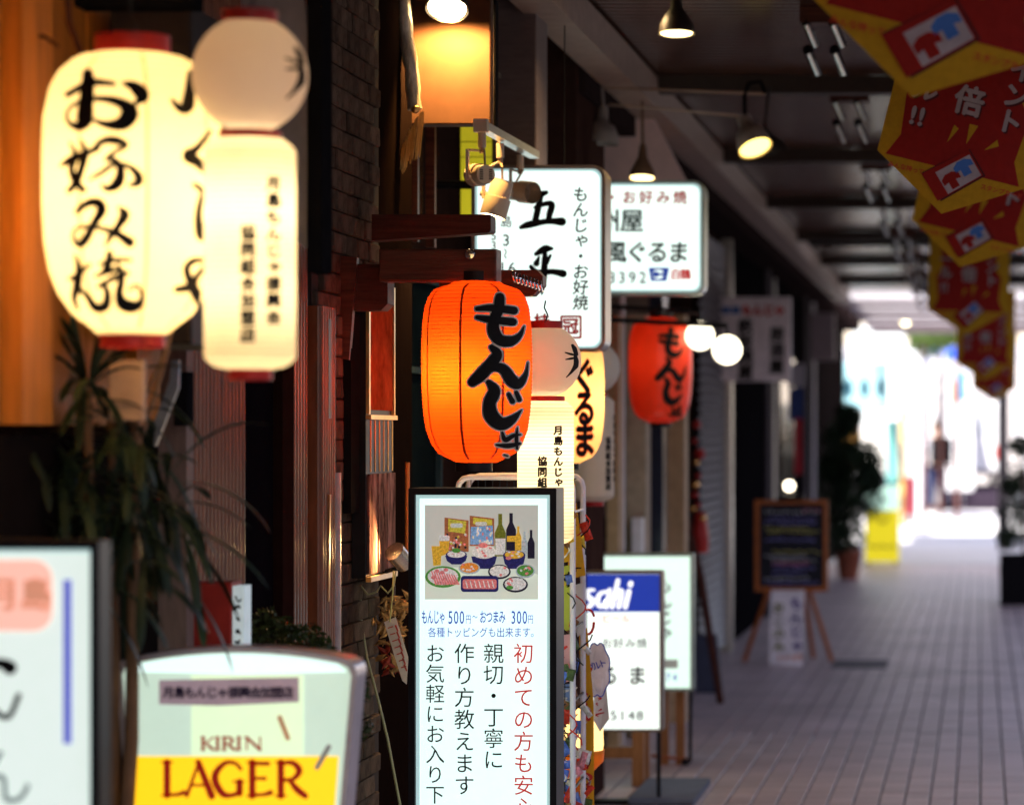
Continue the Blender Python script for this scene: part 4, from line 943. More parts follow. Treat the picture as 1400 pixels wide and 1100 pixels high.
# arm lamps
s = 330
al = thing('arm_lamp', 'clamp floodlight lit yellow at the end of a long thin rod', 'lamp', (X(1035, s), Y(s), Z(200, s)), 'bell lamps under the canopy')
a_ = Vector((X(1033, s), Y(s), Z(203, s))); d = Vector((.35, -.42, -.84)).normalized()
Pp = lambda k: a_ - d * k
MB().tube([Pp(0), Pp(.04), Pp(.085), Pp(.1), Pp(.16)], [.072, .07, .055, .034, .03], 24, cap=False).build('lamp_shade', mat('pale_shade', (.42, .33, .3), .4), al, smooth='s')
MB().tube([Pp(.004), Pp(.02)], [.064, .066], 24).build('bulb', lit('yellow_lamp_glass', (1, .75, .18), 3), al)
MB().tube([(X(792, s), Y(s), Z(104, s)), (X(800, s), Y(s), Z(119, s)), (X(1046, s), Y(s), Z(128, s))], .006, 8).build('rod', mat('bronze_rod', (.35, .22, .17), .35, .5), al, smooth=True)
MB().tube([(X(1046, s), Y(s), Z(128, s)), (X(1040, s), Y(s), Z(112, s)), (X(1024, s), Y(s), Z(114, s)), (X(1018, s), Y(s), Z(130, s)), Pp(.14)], .009, 8).build('cable', mblack, al, smooth=True)
spot('spot_bulb', a_ + d * .01, a_ + d, 9, (1, .7, .3), 120, .5, .04, al)
bell('arm_lamp', 'dark back turned floodlight right behind the yellow lit one', 318, 1062, 208, 16, [(X(1052, 318), Y(318), 3.0)], blk_sh, None, 0, (.5, .2, -1), 'bell lamps under the canopy')
bell('arm_lamp', 'unlit grey bell lamp against the pink wing wall', s, 820, 196, 26, [(X(823, s), Y(s), Z(120, s)), (X(823, s), Y(s) + .05, Z(108, s))], mat('grey_shade', (.25, .2, .19), .4), None, 0, (-.1, -.05, -1), 'bell lamps under the canopy', 1.5)
MB().tube([(X(832, 325), Y(325), Z(143, 325)), (X(1010, 325), Y(325), Z(158, 325))], .005, 8).build('thin_rod', MC['bronze_rod'], label='thin lower rod running right from the grey bell lamp', cat='rod')
bell('arm_lamp', 'lit bell lamp just above the wide white sign', 320, 878, 244, 18, [(X(878, 320), Y(320), 2.93)], mat('brown_shade', (.16, .08, .05), .4), hot2, 16, (0, -.2, -1), 'bell lamps under the canopy', 2.2)
# globes
for px_, py_, s, lab in ((957, 459, 292, 'left of the two glowing globe bulbs beside the red lantern'), (994, 478, 300, 'right of the two glowing globe bulbs beside the red lantern')):
    t = thing('globe_lamp', lab, 'lamp', (X(px_, s), Y(s), Z(py_, s)), 'pair of globe bulbs')
    MB().ball((X(px_, s), Y(s), Z(py_, s)), .068, 24).build('globe', lit('opal_globe', (1, .88, .62), 3.2), t, smooth=True)
    MB().tube([(X(px_, s), Y(s), Z(py_, s) + .066), (X(px_, s), Y(s), Z(py_, s) + .11), (WX, Y(s) + .02, Z(py_, s) + .14)], .011, 8).build('arm', black, t, smooth=True)
# chalkboard bulb etc. later; bulbs at the canopy end
for px_, py_, s, r_b, m_, lab in ((1238, 438, 104, .03, lit('far_bulb', (1, .85, .5), 9), 'warm bulb hanging under the far end of the canopy'), (1237, 402, 120, .025, lit('far_bulb_dim', (1, .55, .35), 1.6), 'dim bulb farther left end of canopy above the warm bulb')):
    t = thing('hanging_bulb', lab, 'bulb', (X(px_, s), Y(s), Z(py_, s)))
    MB().ball((X(px_, s), Y(s), Z(py_, s)), r_b * 2, 14).build('glass', m_, t, smooth=True)
    MB().tube([(X(px_, s), Y(s), Z(py_, s) + r_b), (X(px_, s), Y(s), 3.08)], .01, 6).build('cord', black, t)
# track with three cans
tr = thing('light_track', 'chrome light track running away above the tall white sign', 'track', (X(695, 435), Y(435), Z(190, 435)))
pa = Vector((X(657, 462), Y(462), Z(171, 462))); pb_ = Vector((X(731, 412), Y(412), Z(212, 412)))
dd = pb_ - pa; MB().box(-.016, .016, 0, dd.length, -.012, .012, M=Matrix.Translation(pa) @ dd.to_track_quat('Y', 'Z').to_matrix().to_4x4()).build('rail', steel, tr)
MB().box(pa.x - .02, pa.x + .02, pa.y - .01, pa.y + .03, pa.z - .02, pa.z + .018).build('end_cap', cream, tr)
MB().tube([(pa.x, pa.y + .3, pa.z), (pa.x, pa.y + .3, 3.0)], .008).build('hanger', black, tr)
def can_lamp(label, s, top, body, back, r, on, vents=False, face=False):
    """top px: where it joins the rail; body px: centre; back: direction of the back of the can (unit world)"""
    c0 = Vector((X(body[0], s), Y(s), Z(body[1], s))); t0 = Vector((X(top[0], s), Y(s), Z(top[1], s))); d = Vector(back).normalized()
    t = thing('track_spotlight', label, 'lamp', c0, 'cream can spotlights on the track')
    MB().tube([t0, t0 - Vector((0, 0, .045))], .012, 14).build('adapter', cream, t, smooth=True)
    MB().tube([t0 - Vector((0, 0, .044)), t0 - Vector((0, 0, .062))], .008, 12).build('stem', mat('tan_plastic', (.5, .36, .24), .4), t, smooth=True)
    MB().tube([t0 - Vector((0, 0, .06)), (t0 + c0) * .5 + Vector((.012, -.02, .01)), c0 + d * .05], .0035, 6).build('cable', mat('tan_plastic'), t, smooth=True)
    u, v = tangent_frame(d)
    MB().tube([c0 + d * .052, c0 + d * .05, c0 + d * .048, c0 - d * .0, c0 - d * .002, c0 - d * .06, c0 - d * .062], [r * .55, r * .8, r * .84, r * .86, r, r, r * .96], 32, cap=False).build('housing', cream, t, smooth=True)
    bp = MB().tube([c0 + d * .048, c0 + d * .054], r * .82, 28); bp.build('back_plate', mat('pale_cream', (.68, .58, .42), .4), t)
    if vents:
        sx_ = Vector((1, 0, 0)) - d * d.x; sx_.normalize(); sz_ = d.cross(sx_); sz_ = sz_ if sz_.z > 0 else -sz_
        for si in (-1, 1):
            for k in range(6):
                c_ = c0 + d * .0545 + sx_ * (si * r * .42) + sz_ * ((k - 2.5) * r * .16); e = sx_ * r * .16; g_ = sz_ * r * .045
                MB().add([c_ - e - g_, c_ + e - g_, c_ + e + g_, c_ - e + g_], [(0, 1, 2, 3)]).build('vent', mblack, t)
    if face:
        MB().tube([c0 - d * .055, c0 - d * .057], r * .9, 24).build('glass', on, t)
    # bracket
    sd_ = Vector((-1, 0, 0)) - d * (-d.x); sd_.normalize()
    MB().box(-.004, .004, -.012, .012, -.05, .04, M=Matrix.Translation(c0 + sd_ * (r + .006) + Vector((0, 0, .035)))).build('yoke', cream, t)
    MB().tube([c0 + sd_ * r * .9, c0 + sd_ * (r + .016)], .009, 12).build('pivot', cream, t, smooth=True)
    MB().tube([c0 + sd_ * (r + .006) + Vector((0, 0, .074)), t0 - Vector((0, 0, .055))], .004, 6).build('yoke_top', cream, t)
    return t, c0, d
can_lamp('cream can spotlight whose slotted back plate faces the camera', 458, (659, 181), (657, 239), (.42, -.86, -.05), .034, None, vents=True)
t, c0, d = can_lamp('cream can spotlight aimed down and shining, middle one of the track', 440, (684, 196), (681, 270), (.25, .1, .95), .041, lit('halogen_glass', (1, .8, .45), 14), face=True)
spot('spot_bulb', c0 - d * .07, c0 - d, 14, (1, .66, .3), 110, .5, .02, t)
can_lamp('cream can spotlight farthest along the track, over the large brush characters', 420, (711, 212), (712, 262), (-.65, .6, .1), .036, None)
# yellow strip sign and lavender strip
s = 395
ys = thing('strip_sign', 'yellow green vertical strip sign behind the can spotlights', 'sign', (X(640, s), Y(s) + .1, Z(300, s)))
MB().bbox(X(623, s), X(668, s), Y(s) + .1, Y(s) + .14, Z(305, s), Z(168, s)).build('panel', lit('lime_yellow', (.62, .52, .02), .42), ys)
for q_ in (190, 211): MB().box(X(623, s), X(668, s), Y(s) + .096, Y(s) + .1, Z(q_ + 1, s), Z(q_, s)).build('joint', mat('olive_line', (.25, .2, .02), .6), ys)
MB().bbox(X(668.5, s), X(720, s), Y(s) + .12, Y(s) + .15, Z(225, s), Z(180, s)).build('lavender_panel', mat('lavender_panel', (.4, .34, .5), .5), label='pale lavender panel behind the light track', cat='panel')

# ------------------------------------------------------------------ pennant flags
def V2(*p): return p
fl_y = mat('mustard_cloth', (.52, .29, .014), .85, var=.12, scale=40, transl=.25)
fl_r = mat('dark_red_print', (.3, .014, .01), .85, var=.12, scale=40, transl=.2)
fl_w = mat('pale_print', (.34, .27, .27), .8); fl_k = mat('shadow_print', (.08, .01, .01), .8)
fl_b = mat('blue_print', (.05, .14, .42), .8); fl_c = mat('card_white', (.36, .3, .32), .7)
S_ = 440.0; TH = math.radians(14)
FX, FZ, FY = X(1287, S_), Z(292, S_), Y(S_)
def fuv(u, v, l=0):     # u right, v up along the tilted flag axis, in px at scale 440
    x = u * math.cos(TH) + v * math.sin(TH); z = -u * math.sin(TH) + v * math.cos(TH)
    wv = 0
    return Vector((FX + x / S_, FY - l + wv, FZ + z / S_))
def scr(px, py): # photo px -> uv
    a, b = px - 1287, 292 - py
    return (a * math.cos(TH) - b * math.sin(TH), a * math.sin(TH) + b * math.cos(TH))
fg = thing('pennant_flag', 'yellow bordered red pennant with readable white lettering and stamp card, second nearest', 'flag', (FX, FY, FZ), 'yellow and red pennants along the canopy edge')
def grid_poly(edge, l, nu=16, nv=20):
    """edge(v)->(umin,umax); strip grid"""
    mb = MB(); vs = []
    v0, v1 = edge[0][0], edge[-1][0]
    def lim(v):
        for (a, l0, r0), (b, l1, r1) in zip(edge, edge[1:]):
            if v <= b: t = (v - a) / (b - a) if b > a else 0; return l0 + (l1 - l0) * t, r0 + (r1 - r0) * t
        return edge[-1][1:]
    ks = sorted(set([v0 + (v1 - v0) * i / nv for i in range(nv + 1)] + [e[0] for e in edge]))
    for v in ks:
        a, b = lim(v); vs += [fuv(a + (b - a) * k / nu, v, l) for k in range(nu + 1)]
    mb.add(vs, [(i * (nu + 1) + k, i * (nu + 1) + k + 1, (i + 1) * (nu + 1) + k + 1, (i + 1) * (nu + 1) + k) for i in range(len(ks) - 1) for k in range(nu)])
    return mb
mb = grid_poly([(0, 0, 0), (63, -106, 106), (330, -106, 106)], 0); mb2 = grid_poly([(0, 0, 0), (63, -106, 106), (330, -106, 106)], -.0018)
mb.add(mb2.v, [f[::-1] for f in mb2.f]); mb.build('cloth', fl_y, fg, smooth='s')
grid_poly([(61, -94, 94), (92, -80, 80), (150, -86, 86), (175, -70, 70), (300, -84, 84), (320, -80, 80)], .0012).build('red_field', fl_r, fg, smooth='s')
def ft(items, m, l, name='lettering', **kw):
    mb = MB()
    for it in items:
        k = dict(kw); k.update(it[5] if len(it) > 5 else {})
        put_text(mb, 1, it[0], it[1], -it[2], it[3], lambda a, b: fuv(a, -b, l), it[4], **k)
    mb.build(name, m, fg)
cols = [('ポイント', 60, 252, 36, 'v'), ('倍', 0, 158, 42, 'v'), ('セール', -62, 232, 36, 'v'), ('!!', -70, 122, 34, 'h', {'step': .34})]
ft([(a, b + 2.5, c_ - 2, d_, e, *(r or ())) for a, b, c_, d_, e, *r in cols], fl_k, .0024, 'lettering_shadow', bold=.05)
ft(cols, fl_w, .0036, bold=.045)
ft([('みんな持ってる', -83, 49, 8.5, 'h')], mat('red_small_print', (.5, .05, .02), .8), .0024, bold=.03)
ft([('スタンプカード', 47, 67 - 18, 8.5, 'h')], MC['red_small_print'], .0024, bold=.03)
mb = MB()
for (a, b), (c_, d_), (e, f_) in (((-16, 96), (-5, 118), (-12, 122)), ((10, 100), (8, 128), (20, 128)), ((36, 98), (50, 116), (54, 108))):
    mb.add([fuv(a, b, .003), fuv(c_, d_, .003), fuv(e, f_, .003)], [(0, 1, 2)])
mb.build('ray_mark', fl_y, fg)
cq = [scr(1260, 238), scr(1324, 205), scr(1344, 240), scr(1282, 275)]
def cardp(a, b): # a along width 0..1, b along height 0..1 (down)
    p, q, r, t_ = cq
    x = (p[0] * (1 - a) + q[0] * a) * (1 - b) + (t_[0] * (1 - a) + r[0] * a) * b; y = (p[1] * (1 - a) + q[1] * a) * (1 - b) + (t_[1] * (1 - a) + r[1] * a) * b
    return x, y
def cpoly(mb, pts, l): mb.add([fuv(*cardp(a, b), l) for a, b in pts], [tuple(range(len(pts)))])
mb = MB(); cpoly(mb, [(.02, -.04), (1.03, .0), (1.04, 1.06), (.05, 1.06)], .0035); mb.build('stamp_card', fl_k, fg)
mb = MB(); cpoly(mb, [(0, 0), (1, 0), (1, 1), (0, 1)], .0045); mb.build('stamp_card', fl_r, fg)
mb = MB(); cpoly(mb, [(.24, .16), (.97, .16), (.97, .97), (.24, .97)], .0055); mb.build('stamp_card', fl_c, fg)
def coat(x, y, w_): return [(x - .5 * w_, y), (x - .2 * w_, y - .12), (x + .2 * w_, y - .12), (x + .5 * w_, y), (x + .5 * w_, y + .2), (x + .22 * w_, y + .16), (x + .22 * w_, y + .42), (x - .22 * w_, y + .42), (x - .22 * w_, y + .16), (x - .5 * w_, y + .2)]
mb = MB(); cpoly(mb, coat(.76, .32, .38), .0065); mb.build('coat_print', fl_b, fg)
mb = MB(); cpoly(mb, coat(.44, .5, .36), .0065); mb.build('coat_print', fl_r, fg)
for u in (-98, 98):
    a = fuv(u, 328); MB().tube([a, a + Vector((0, 0, .12)), (a.x, a.y, 3.08)], .003, 6).build('cord', black, fg)
for px_, py_, s, lab, rz in ((1247, 133, 681, 'nearest and largest blurred yellow and red pennant in the top right corner', .05), (1313, 365, 333, 'third pennant, just under the readable one, its left half showing', -.04),
                         (1322, 457, 228, 'fourth pennant hanging level, right of the canopy end', .03), (1345, 520, 165, 'fifth dark pennant below the level one', 0), (1358, 548, 125, 'sixth and farthest small pennant above the round post', 0)):
    o = copy_tree(fg, (X(px_, s), Y(s), Z(py_, s)), rz=rz); o['label'] = lab
    if s in (228, 165, 125): o.rotation_euler.y = -math.radians(12) ; 

# ------------------------------------------------------------------ tube rack with flyers
rk = thing('flyer_rack', 'white tube rack hung with yellow strips and flyers behind the main menu sign', 'rack', (X(710, 470), Y(470), 0))
def hoop(s, xl, xr, yt, r):
    p = [(xl, 1500)] + [(xl, yt + r)] + [(xl + r - r * math.cos(a), yt + r - r * math.sin(a)) for a in (.5, 1.0, 1.57)] + [(xr - r, yt)] + [(xr - r + r * math.sin(a), yt + r - r * math.cos(a)) for a in (.5, 1.0, 1.57)] + [(xr, 1500)]
    pts = [(X(a, s), Y(s), max(.01, Z(b, s))) for a, b in p]
    pts[0] = (pts[0][0], pts[0][1], .012); pts[-1] = (pts[-1][0], pts[-1][1], .012)
    return MB().tube(pts, .0085, 12)
hoop(476, 626, 783, 652, 16).build('tube_frame', white_p, rk, smooth=True)
hoop(458, 640, 797, 650, 16).build('tube_frame', white_p, rk, smooth=True)
for px_, py_ in ((783, 700), (783, 860), (783, 960), (783, 1080), (626, 700)):
    z = Z(py_, 476); MB().tube([(X(px_, 476), Y(476), z), (X(px_ + 14, 458), Y(458), z)], .004, 8).build('cross_bar', black if py_ != 700 else white_p, rk, smooth=True)
gw = MB()
for k in range(14): px_ = 765 - k * 10; gw.tube([(X(px_, 478), Y(472), .3), (X(px_, 478), Y(472), Z(655, 478))], .0016, 5)
for k in range(16): gw.tube([(X(630, 478), Y(472) + .003, Z(655 + k * 32, 478)), (X(781, 478), Y(472) + .003, Z(655 + k * 32, 478))], .0016, 5)
gw.build('wire_grid', black, rk)
yflag = mat('yellow_print_paper', (.75, .42, .02), .6, var=.1, transl=.3)
cl = [mat('paper_' + n, c_, .6, var=.1, transl=.2) for n, c_ in (('white', (.75, .7, .66)), ('pink', (.7, .35, .35)), ('blue', (.25, .35, .6)), ('redf', (.6, .04, .03)), ('lime', (.55, .6, .08)), ('tan', (.55, .38, .22)))]
r_ = random.Random(11)
def flyer(s, pts, m_, label, nm='flyer', cat='flyer', scrib=None, yaw=0, grp='flyers and strips on the tube rack'):
    y = Y(s); vs = []; n = len(pts)
    cx_ = X(pts[0][0], s)
    def w3(a, b, l=0): x = X(a, s); return Vector((x, y + (x - cx_) * yaw + .006 * math.sin(b * .07) - l, Z(b, s)))
    t = thing(nm, label, cat, w3(*pts[0]), grp)
    mb = MB(); mb.add([w3(*p) for p in pts] + [w3(*p, -.0012) for p in pts], [tuple(range(n))[::-1], tuple(range(n, 2 * n))] + [(i, (i + 1) % n, (i + 1) % n + n, i + n) for i in range(n)]); mb.build('sheet', m_, t)
    if scrib:
        for m2, lines in scrib:
            mb = MB()
            for st in lines: ribbon(mb, st, lambda a, b: w3(a, b, .0016), across=2)
            mb.build('drawn_marks', m2, t)
    return t
def squig(x, y, w_, h_, n, wd): return [[(x + r_.uniform(0, w_), y + h_ * i / n + r_.uniform(0, 4), wd), (x + r_.uniform(0, w_), y + h_ * (i + .5) / n, wd * 1.4), (x + r_.uniform(0, w_), y + h_ * (i + .8) / n, wd * .6)] for i in range(n)]
flyer(474, [(765, 664), (786, 660), (788, 765), (765, 770)], yflag, 'yellow paper strip with black brush marks at the top of the rack', 'paper_strip', 'paper strip', [(ink, squig(767, 680, 15, 80, 5, 5))])
flyer(468, [(781, 672), (786, 672), (801, 786), (776, 792)], yflag, 'narrow yellow pennant with small upright writing beside the rack leg', 'paper_strip', 'paper strip', [(ink, squig(787, 720, 8, 60, 8, 1.5))])
flyer(473, [(764, 775), (779, 772), (781, 860), (764, 864)], cl[4], 'lime paper flyer with dark wires across it behind the rack leg', scrib=[(ink, squig(765, 780, 14, 70, 9, 2))])
flyer(476, [(764, 868), (781, 866), (781, 930), (764, 935)], cl[1], 'pink flyer halfway down the tube rack', scrib=[(MC['paper_redf'], squig(765, 872, 13, 50, 5, 3))])
flyer(471, [(764, 936), (781, 934), (780, 985), (764, 986)], cl[2], 'blue and white flyer low on the tube rack', scrib=[(cl[0], squig(765, 940, 13, 40, 4, 3))])
cld = []
for k in range(28):
    a = 2 * math.pi * k / 28; rr = 1 + .13 * abs(math.sin(a * 4)); cld.append((817 + 16 * rr * math.cos(a), 915 + 34 * rr * math.sin(a)))
c_ = flyer(452, cld[::-1], mat('bright_card', (.82, .8, .85), .6, transl=.55), 'cloud shaped white card with a blue outline and blue writing on the rack', 'cloud_card', 'card')
mb = MB(); ribbon(mb, [(a, b, 1.6) for a, b in cld + cld[:1]], lambda a, b: Vector((X(a, 452), Y(452) - .009, Z(b, 452))), across=2)
t_ = lambda a, b: Vector((X(a, 452), Y(452) - .009, Z(b, 452)))
put_text(mb, 1, 'グルト', 808, 912, 12, t_, 'h', step=.72, bold=.02, rot=-.35); mb.build('lettering', mat('blue_marker', (.06, .1, .55), .6), c_)
flyer(449, [(812, 948), (829, 940), (833, 982), (820, 1000), (812, 985)], cl[0], 'white scalloped paper tag hanging below the cloud card', scrib=[(MC['paper_redf'], squig(815, 950, 12, 30, 4, 1.5))])
flyer(456, [(792, 862), (803, 858), (812, 960), (812, 1110), (799, 1110), (794, 960)], yflag, 'long yellow and red strip of printed film down the right of the rack', 'paper_strip', 'paper strip',
      [(MC['paper_redf'], squig(796, 880, 12, 220, 14, 4)), (cl[0], squig(796, 890, 12, 210, 9, 3)), (ink, squig(797, 1000, 12, 100, 8, 2))])
flyer(459, [(784, 800), (796, 796), (799, 862), (790, 870), (784, 850)], cl[0], 'crumpled white wrapper tucked beside the rack leg', scrib=[(MC['paper_redf'], squig(785, 805, 10, 50, 3, 3))])
cd = MB()
for j in range(6):
    pts = [(X(764 + j * 3 + 14 * math.sin(i * .9 + j) , 465), Y(465) + .01 * math.cos(i + j), Z(805 + j * 9 + i * (8 + j * 2) , 465)) for i in range(9)]; cd.tube(pts, .0022, 5)
cd.build('tangled_wire', black, label='tangle of thin black wires around the white rack leg', cat='wire')
pts = [(X(803 + 9 * math.cos(a), 455), Y(455) + .004 * a, Z(850 + 17 * math.sin(a), 455)) for a in [i * .45 for i in range(14)]]
MB().tube(pts, .004, 8).build('plastic_twine', mat('red_plastic_cord', (.6, .02, .02), .3), smooth=True, label='curled glossy red cord loop hanging on the rack', cat='cord')
# hanging strings of small packets
sn = thing('packet_strings', 'strings of small colourful snack packets and black ties on the white tube rack', 'packets', (X(785, 466), Y(466), .4))
r_ = random.Random(77); pk = [mat('packet_' + n, c_, .35, var=.5, scale=70) for n, c_ in (('red', (.55, .04, .02)), ('yellow', (.7, .45, .03)), ('white', (.7, .66, .62)), ('blue', (.08, .14, .45)), ('brown', (.22, .1, .04)), ('green', (.08, .12, .04)), ('pink', (.65, .25, .3)))]
for k in range(95):
    s_ = r_.uniform(458, 480); px_ = r_.uniform(762, 806) if s_ < 468 else r_.uniform(760, 782); py_ = r_.uniform(690, 1120); a = r_.uniform(-.9, .9); w_, h_ = r_.uniform(3, 7), r_.uniform(5, 13)
    c0 = Vector((X(px_, s_), Y(s_), Z(py_, s_))); u = Vector((math.cos(a), r_.uniform(-.5, .3), math.sin(a))) * (w_ / s_); v = Vector((-math.sin(a), r_.uniform(-.3, .3), math.cos(a))) * (h_ / s_); n_ = Vector((0, -.006, 0))
    MB().add([c0 - u - v, c0 + u - v, c0 + u + v, c0 - u + v, c0 + n_ - u * .5 - v * .5, c0 + n_ + u * .5 - v * .5, c0 + n_ + u * .5 + v * .5, c0 + n_ - u * .5 + v * .5], [(4, 5, 6, 7), (0, 1, 5, 4), (1, 2, 6, 5), (2, 3, 7, 6), (3, 0, 4, 7), (3, 2, 1, 0)]).build('packet', r_.choice(pk), sn)
for k in range(16):
    s_ = r_.uniform(462, 481); px_ = r_.uniform(766, 800); py_ = r_.uniform(700, 1090)
    MB().tube([(X(px_ + 12 * math.sin(i * .8 + k), s_), Y(s_) - .012 + .01 * math.cos(i + k), Z(py_ + i * 7, s_)) for i in range(r_.randint(4, 8))], .0022, 5).build('tie', r_.choice((black, black, pk[0], pk[2])), sn)
# amber lamp tub at the rack
s = 440; t = thing('amber_lamp', 'glowing amber tub lamp low behind the main menu sign', 'lamp', (X(790, s), Y(s), .0))
MB().lathe([(.001, Z(968, s)), (.04, Z(970, s)), (.066, Z(978, s)), (.078, Z(992, s)), (.08, Z(1018, s)), (.076, Z(1028, s))], (X(790, s), Y(s), 0), 32).build('lamp_shade', lit('amber_shade', (1, .66, .22), 1.5), t, smooth=True)
MB().lathe([(.083, Z(1024, s)), (.08, Z(1040, s)), (.045, Z(1055, s)), (.04, .03), (.06, .0)], (X(790, s), Y(s), 0), 32).build('stand', mat('amber_plastic', (.4, .15, .02), .4, transl=.3), t, smooth=True)

# ------------------------------------------------------------------ dried bunch, tag, cords by the brick wall
s = 476; db = thing('dried_flower_bunch', 'golden dried flower bunch hanging under the black menu case', 'plant', (X(535, s), Y(s), Z(930, s)))
r_ = random.Random(4); pet = mat('dried_petal', (.36, .17, .06), .6, var=.6, scale=60, rand=.3); pet2 = mat('dark_red_petal', (.2, .02, .012), .6, rand=.3)
for k in range(90):
    a = r_.uniform(0, 6.28); t = r_.random(); c0 = Vector((X(534 + r_.gauss(0, 11), s), Y(s) + r_.uniform(-.03, .06), Z(815 + 105 * t, s)))
    L_ = r_.uniform(.012, .03); wd = L_ * .35; u = Vector((math.cos(a), r_.uniform(-.5, .5), math.sin(a))); v = Vector((-math.sin(a), r_.uniform(-.5, .5), math.cos(a)))
    MB().add([c0 - u * L_, c0 - v * wd + u * .002, c0 + u * L_, c0 + v * wd, c0 + Vector((0, -.006, 0))], [(0, 1, 4), (1, 2, 4), (2, 3, 4), (3, 0, 4)]).build('petal', pet if t < .62 else r_.choice((pet, pet2)), db)
MB().tube([(X(534, s), Y(s) + .02, Z(922, s)), (X(536, s), Y(s) + .02, Z(800, s))], .006, 6).build('stem', wood_d, db)
tg = thing('paper_tag', 'tilted cream paper tag with small red print on a yellow string', 'tag', (X(545, 486), Y(486), Z(930, 486)))
s = 486
tgp = [(525, 850), (541, 843), (558, 898), (556, 935), (550, 930)]
MB().prism([(X(a, s), Z(b, s)) for a, b in tgp][::-1], Y(s), Y(s) + .002).build('sheet', mat('cream_paper', (.62, .45, .4), .7), tg)
mb = MB(); ff = flat(s, Y(s) - .001)
for k in range(7): ribbon(mb, [(531 + k * 3, 858 + k * 9, 1.6), (537 + k * 3, 856 + k * 9, 1.6)], ff, across=2); ribbon(mb, [(541 + k * 2, 855 + k * 9, 2.6), (544 + k * 2, 862 + k * 9, 2)], ff, across=2)
mb.build('small_print', mat('red_small', (.5, .06, .05), .7), tg)
MB().tube([(X(533, s), Y(s), Z(850, s)), (X(537, s), Y(s), Z(810, s)), (X(538, s), Y(s), Z(780, s))], .0022, 6).build('string', mat('yellow_string', (.5, .4, .15), .6), tg)
MB().tube([(X(a, 484), Y(484) + .02, Z(b, 484)) for a, b in ((490, 795), (492, 850), (500, 900), (516, 960), (528, 1010), (545, 1100), (552, 1160))], .004, 6).build('hanging_cable', mat('olive_cable', (.3, .26, .14), .5), smooth=True, label='thin olive cable trailing down the brick wall', cat='cable')
MB().tube([(X(a, 484), Y(484) - .02, Z(b, 484)) for a, b in ((495, 800), (505, 812), (517, 808), (522, 800), (532, 810), (540, 800), (543, 780))], .0028, 6).build('looped_cable', mat('olive_cable'), smooth=True, label='looped cable under the black menu case', cat='cable')
# red box on the panelling
s = 621; t = thing('red_box', 'dark red box with a white label on the ribbed panelling', 'box', (X(285, s), Y(s), Z(890, s)))
MB().bbox(X(246, s), X(316, s), Y(s), Y(s) + .1, Z(1000, s), Z(796, s)).build('box', mat('matt_red', (.32, .018, .012), .5), t)
MB().box(X(316.5, s), X(332, s), Y(s) + .01, Y(s) + .08, Z(1000, s), Z(801, s)).build('label_panel', mat('label_white_glow', (.7, .72, .7), .5, emis=(.6, .75, .8), es=.3), t)  # label given a faint glow of its own, though no lamp
mb = MB(); rr = random.Random(9)
for k in range(6): ribbon(mb, [(318 + rr.uniform(0, 6), 812 + k * 16 + rr.uniform(0, 9), rr.uniform(2, 6)), (324, 818 + k * 16 + rr.uniform(-6, 6), rr.uniform(2, 7)), (330 - rr.uniform(0, 5), 815 + k * 16 + rr.uniform(-6, 6), 3)], flat(s, Y(s) + .009), across=2)
mb.build('label_marks', ink, t)
# framed hanging board beside the ball lantern
s = 640; t = thing('framed_board', 'blue grey framed board hanging behind the white ball lantern', 'board', (X(390, s), Y(s), Z(340, s)))
MB().prism([(X(a, s), Z(b, s)) for a, b in ((330, -60), (405, -60), (421, 30), (421, 340), (400, 326), (330, 300))][::-1], Y(s), Y(s) + .02).build('panel', mat('blue_grey_glass', (.20, .18, .22), .3, var=.3, scale=5), t)
MB().box(X(421.5, s), X(441, s), Y(s) - .01, Y(s) + .1, Z(372, s), 2.5).build('frame', mblack, t)
# dark awning bits, knobs over amber boards
s = 735
for k, (a, b) in enumerate(((4, 48), (27, 58), (38, 56))):
    MB().ball((X(a, s), Y(s), Z(b, s)), .013, 14).build('metal_ball', chrome, smooth=True, label=('leftmost', 'middle', 'rightmost')[k] + ' small shiny knob on the wire at the top left corner', cat='knob', group='shiny knobs top left')
MB().tube([(X(-30, s), Y(s), Z(52, s)), (X(60, s), Y(s), Z(50, s)), (X(80, s), Y(s), Z(64, s))], .004, 6).build('wire', wood_d, label='dark wire with shiny knobs at the top left', cat='wire')
MB().tube([(X(92, s), Y(s), Z(-10, s)), (X(94, s), Y(s), Z(30, s)), (X(112, s), Y(s), Z(76, s))], .006, 6).build('cable', wood_d, label='dark cable dropping behind the big cream lantern cap', cat='cable')
MB().bbox(X(60, 700), X(262, 700), Y(700), Y(690), Z(8, 700), Z(-60, 700)).build('awning_edge', mblack, label='black awning edge along the top left', cat='awning')
MB().bbox(X(150, 690), X(262, 690), Y(690), Y(640), Z(470, 690), Z(9, 690)).build('dark_screen', mat('dark_screen', (.02, .012, .012), .6), label='dark screen behind the big cream lantern', cat='screen')
for a, b, c_, d_ in ((240, 440, 190, 560), (236, 448, 200, 575), (232, 470, 175, 650)):
    MB().tube([(X(a, 690), Y(690), Z(b, 690)), (X((a + c_) / 2 + 3, 690), Y(690), Z((b + d_) / 2, 690)), (X(c_, 690), Y(690), Z(d_, 690))], .004, 6).build('bare_twig', mat('tan_twig', (.3, .17, .1), .7), label='bare tan twig rising %s from the strap leaved plant' % {240: 'highest', 236: 'in the middle', 232: 'lowest'}[a], cat='twig')
plank('slanted pale blue grey umbrella like strip under the big cream lantern', 660, ((234, 492), (244, 492), (243, 530), (212, 610), (200, 606), (232, 520)), mat('bluish_strip', (.22, .24, .28), .5), .02, 'hanging_strip', 'strip')
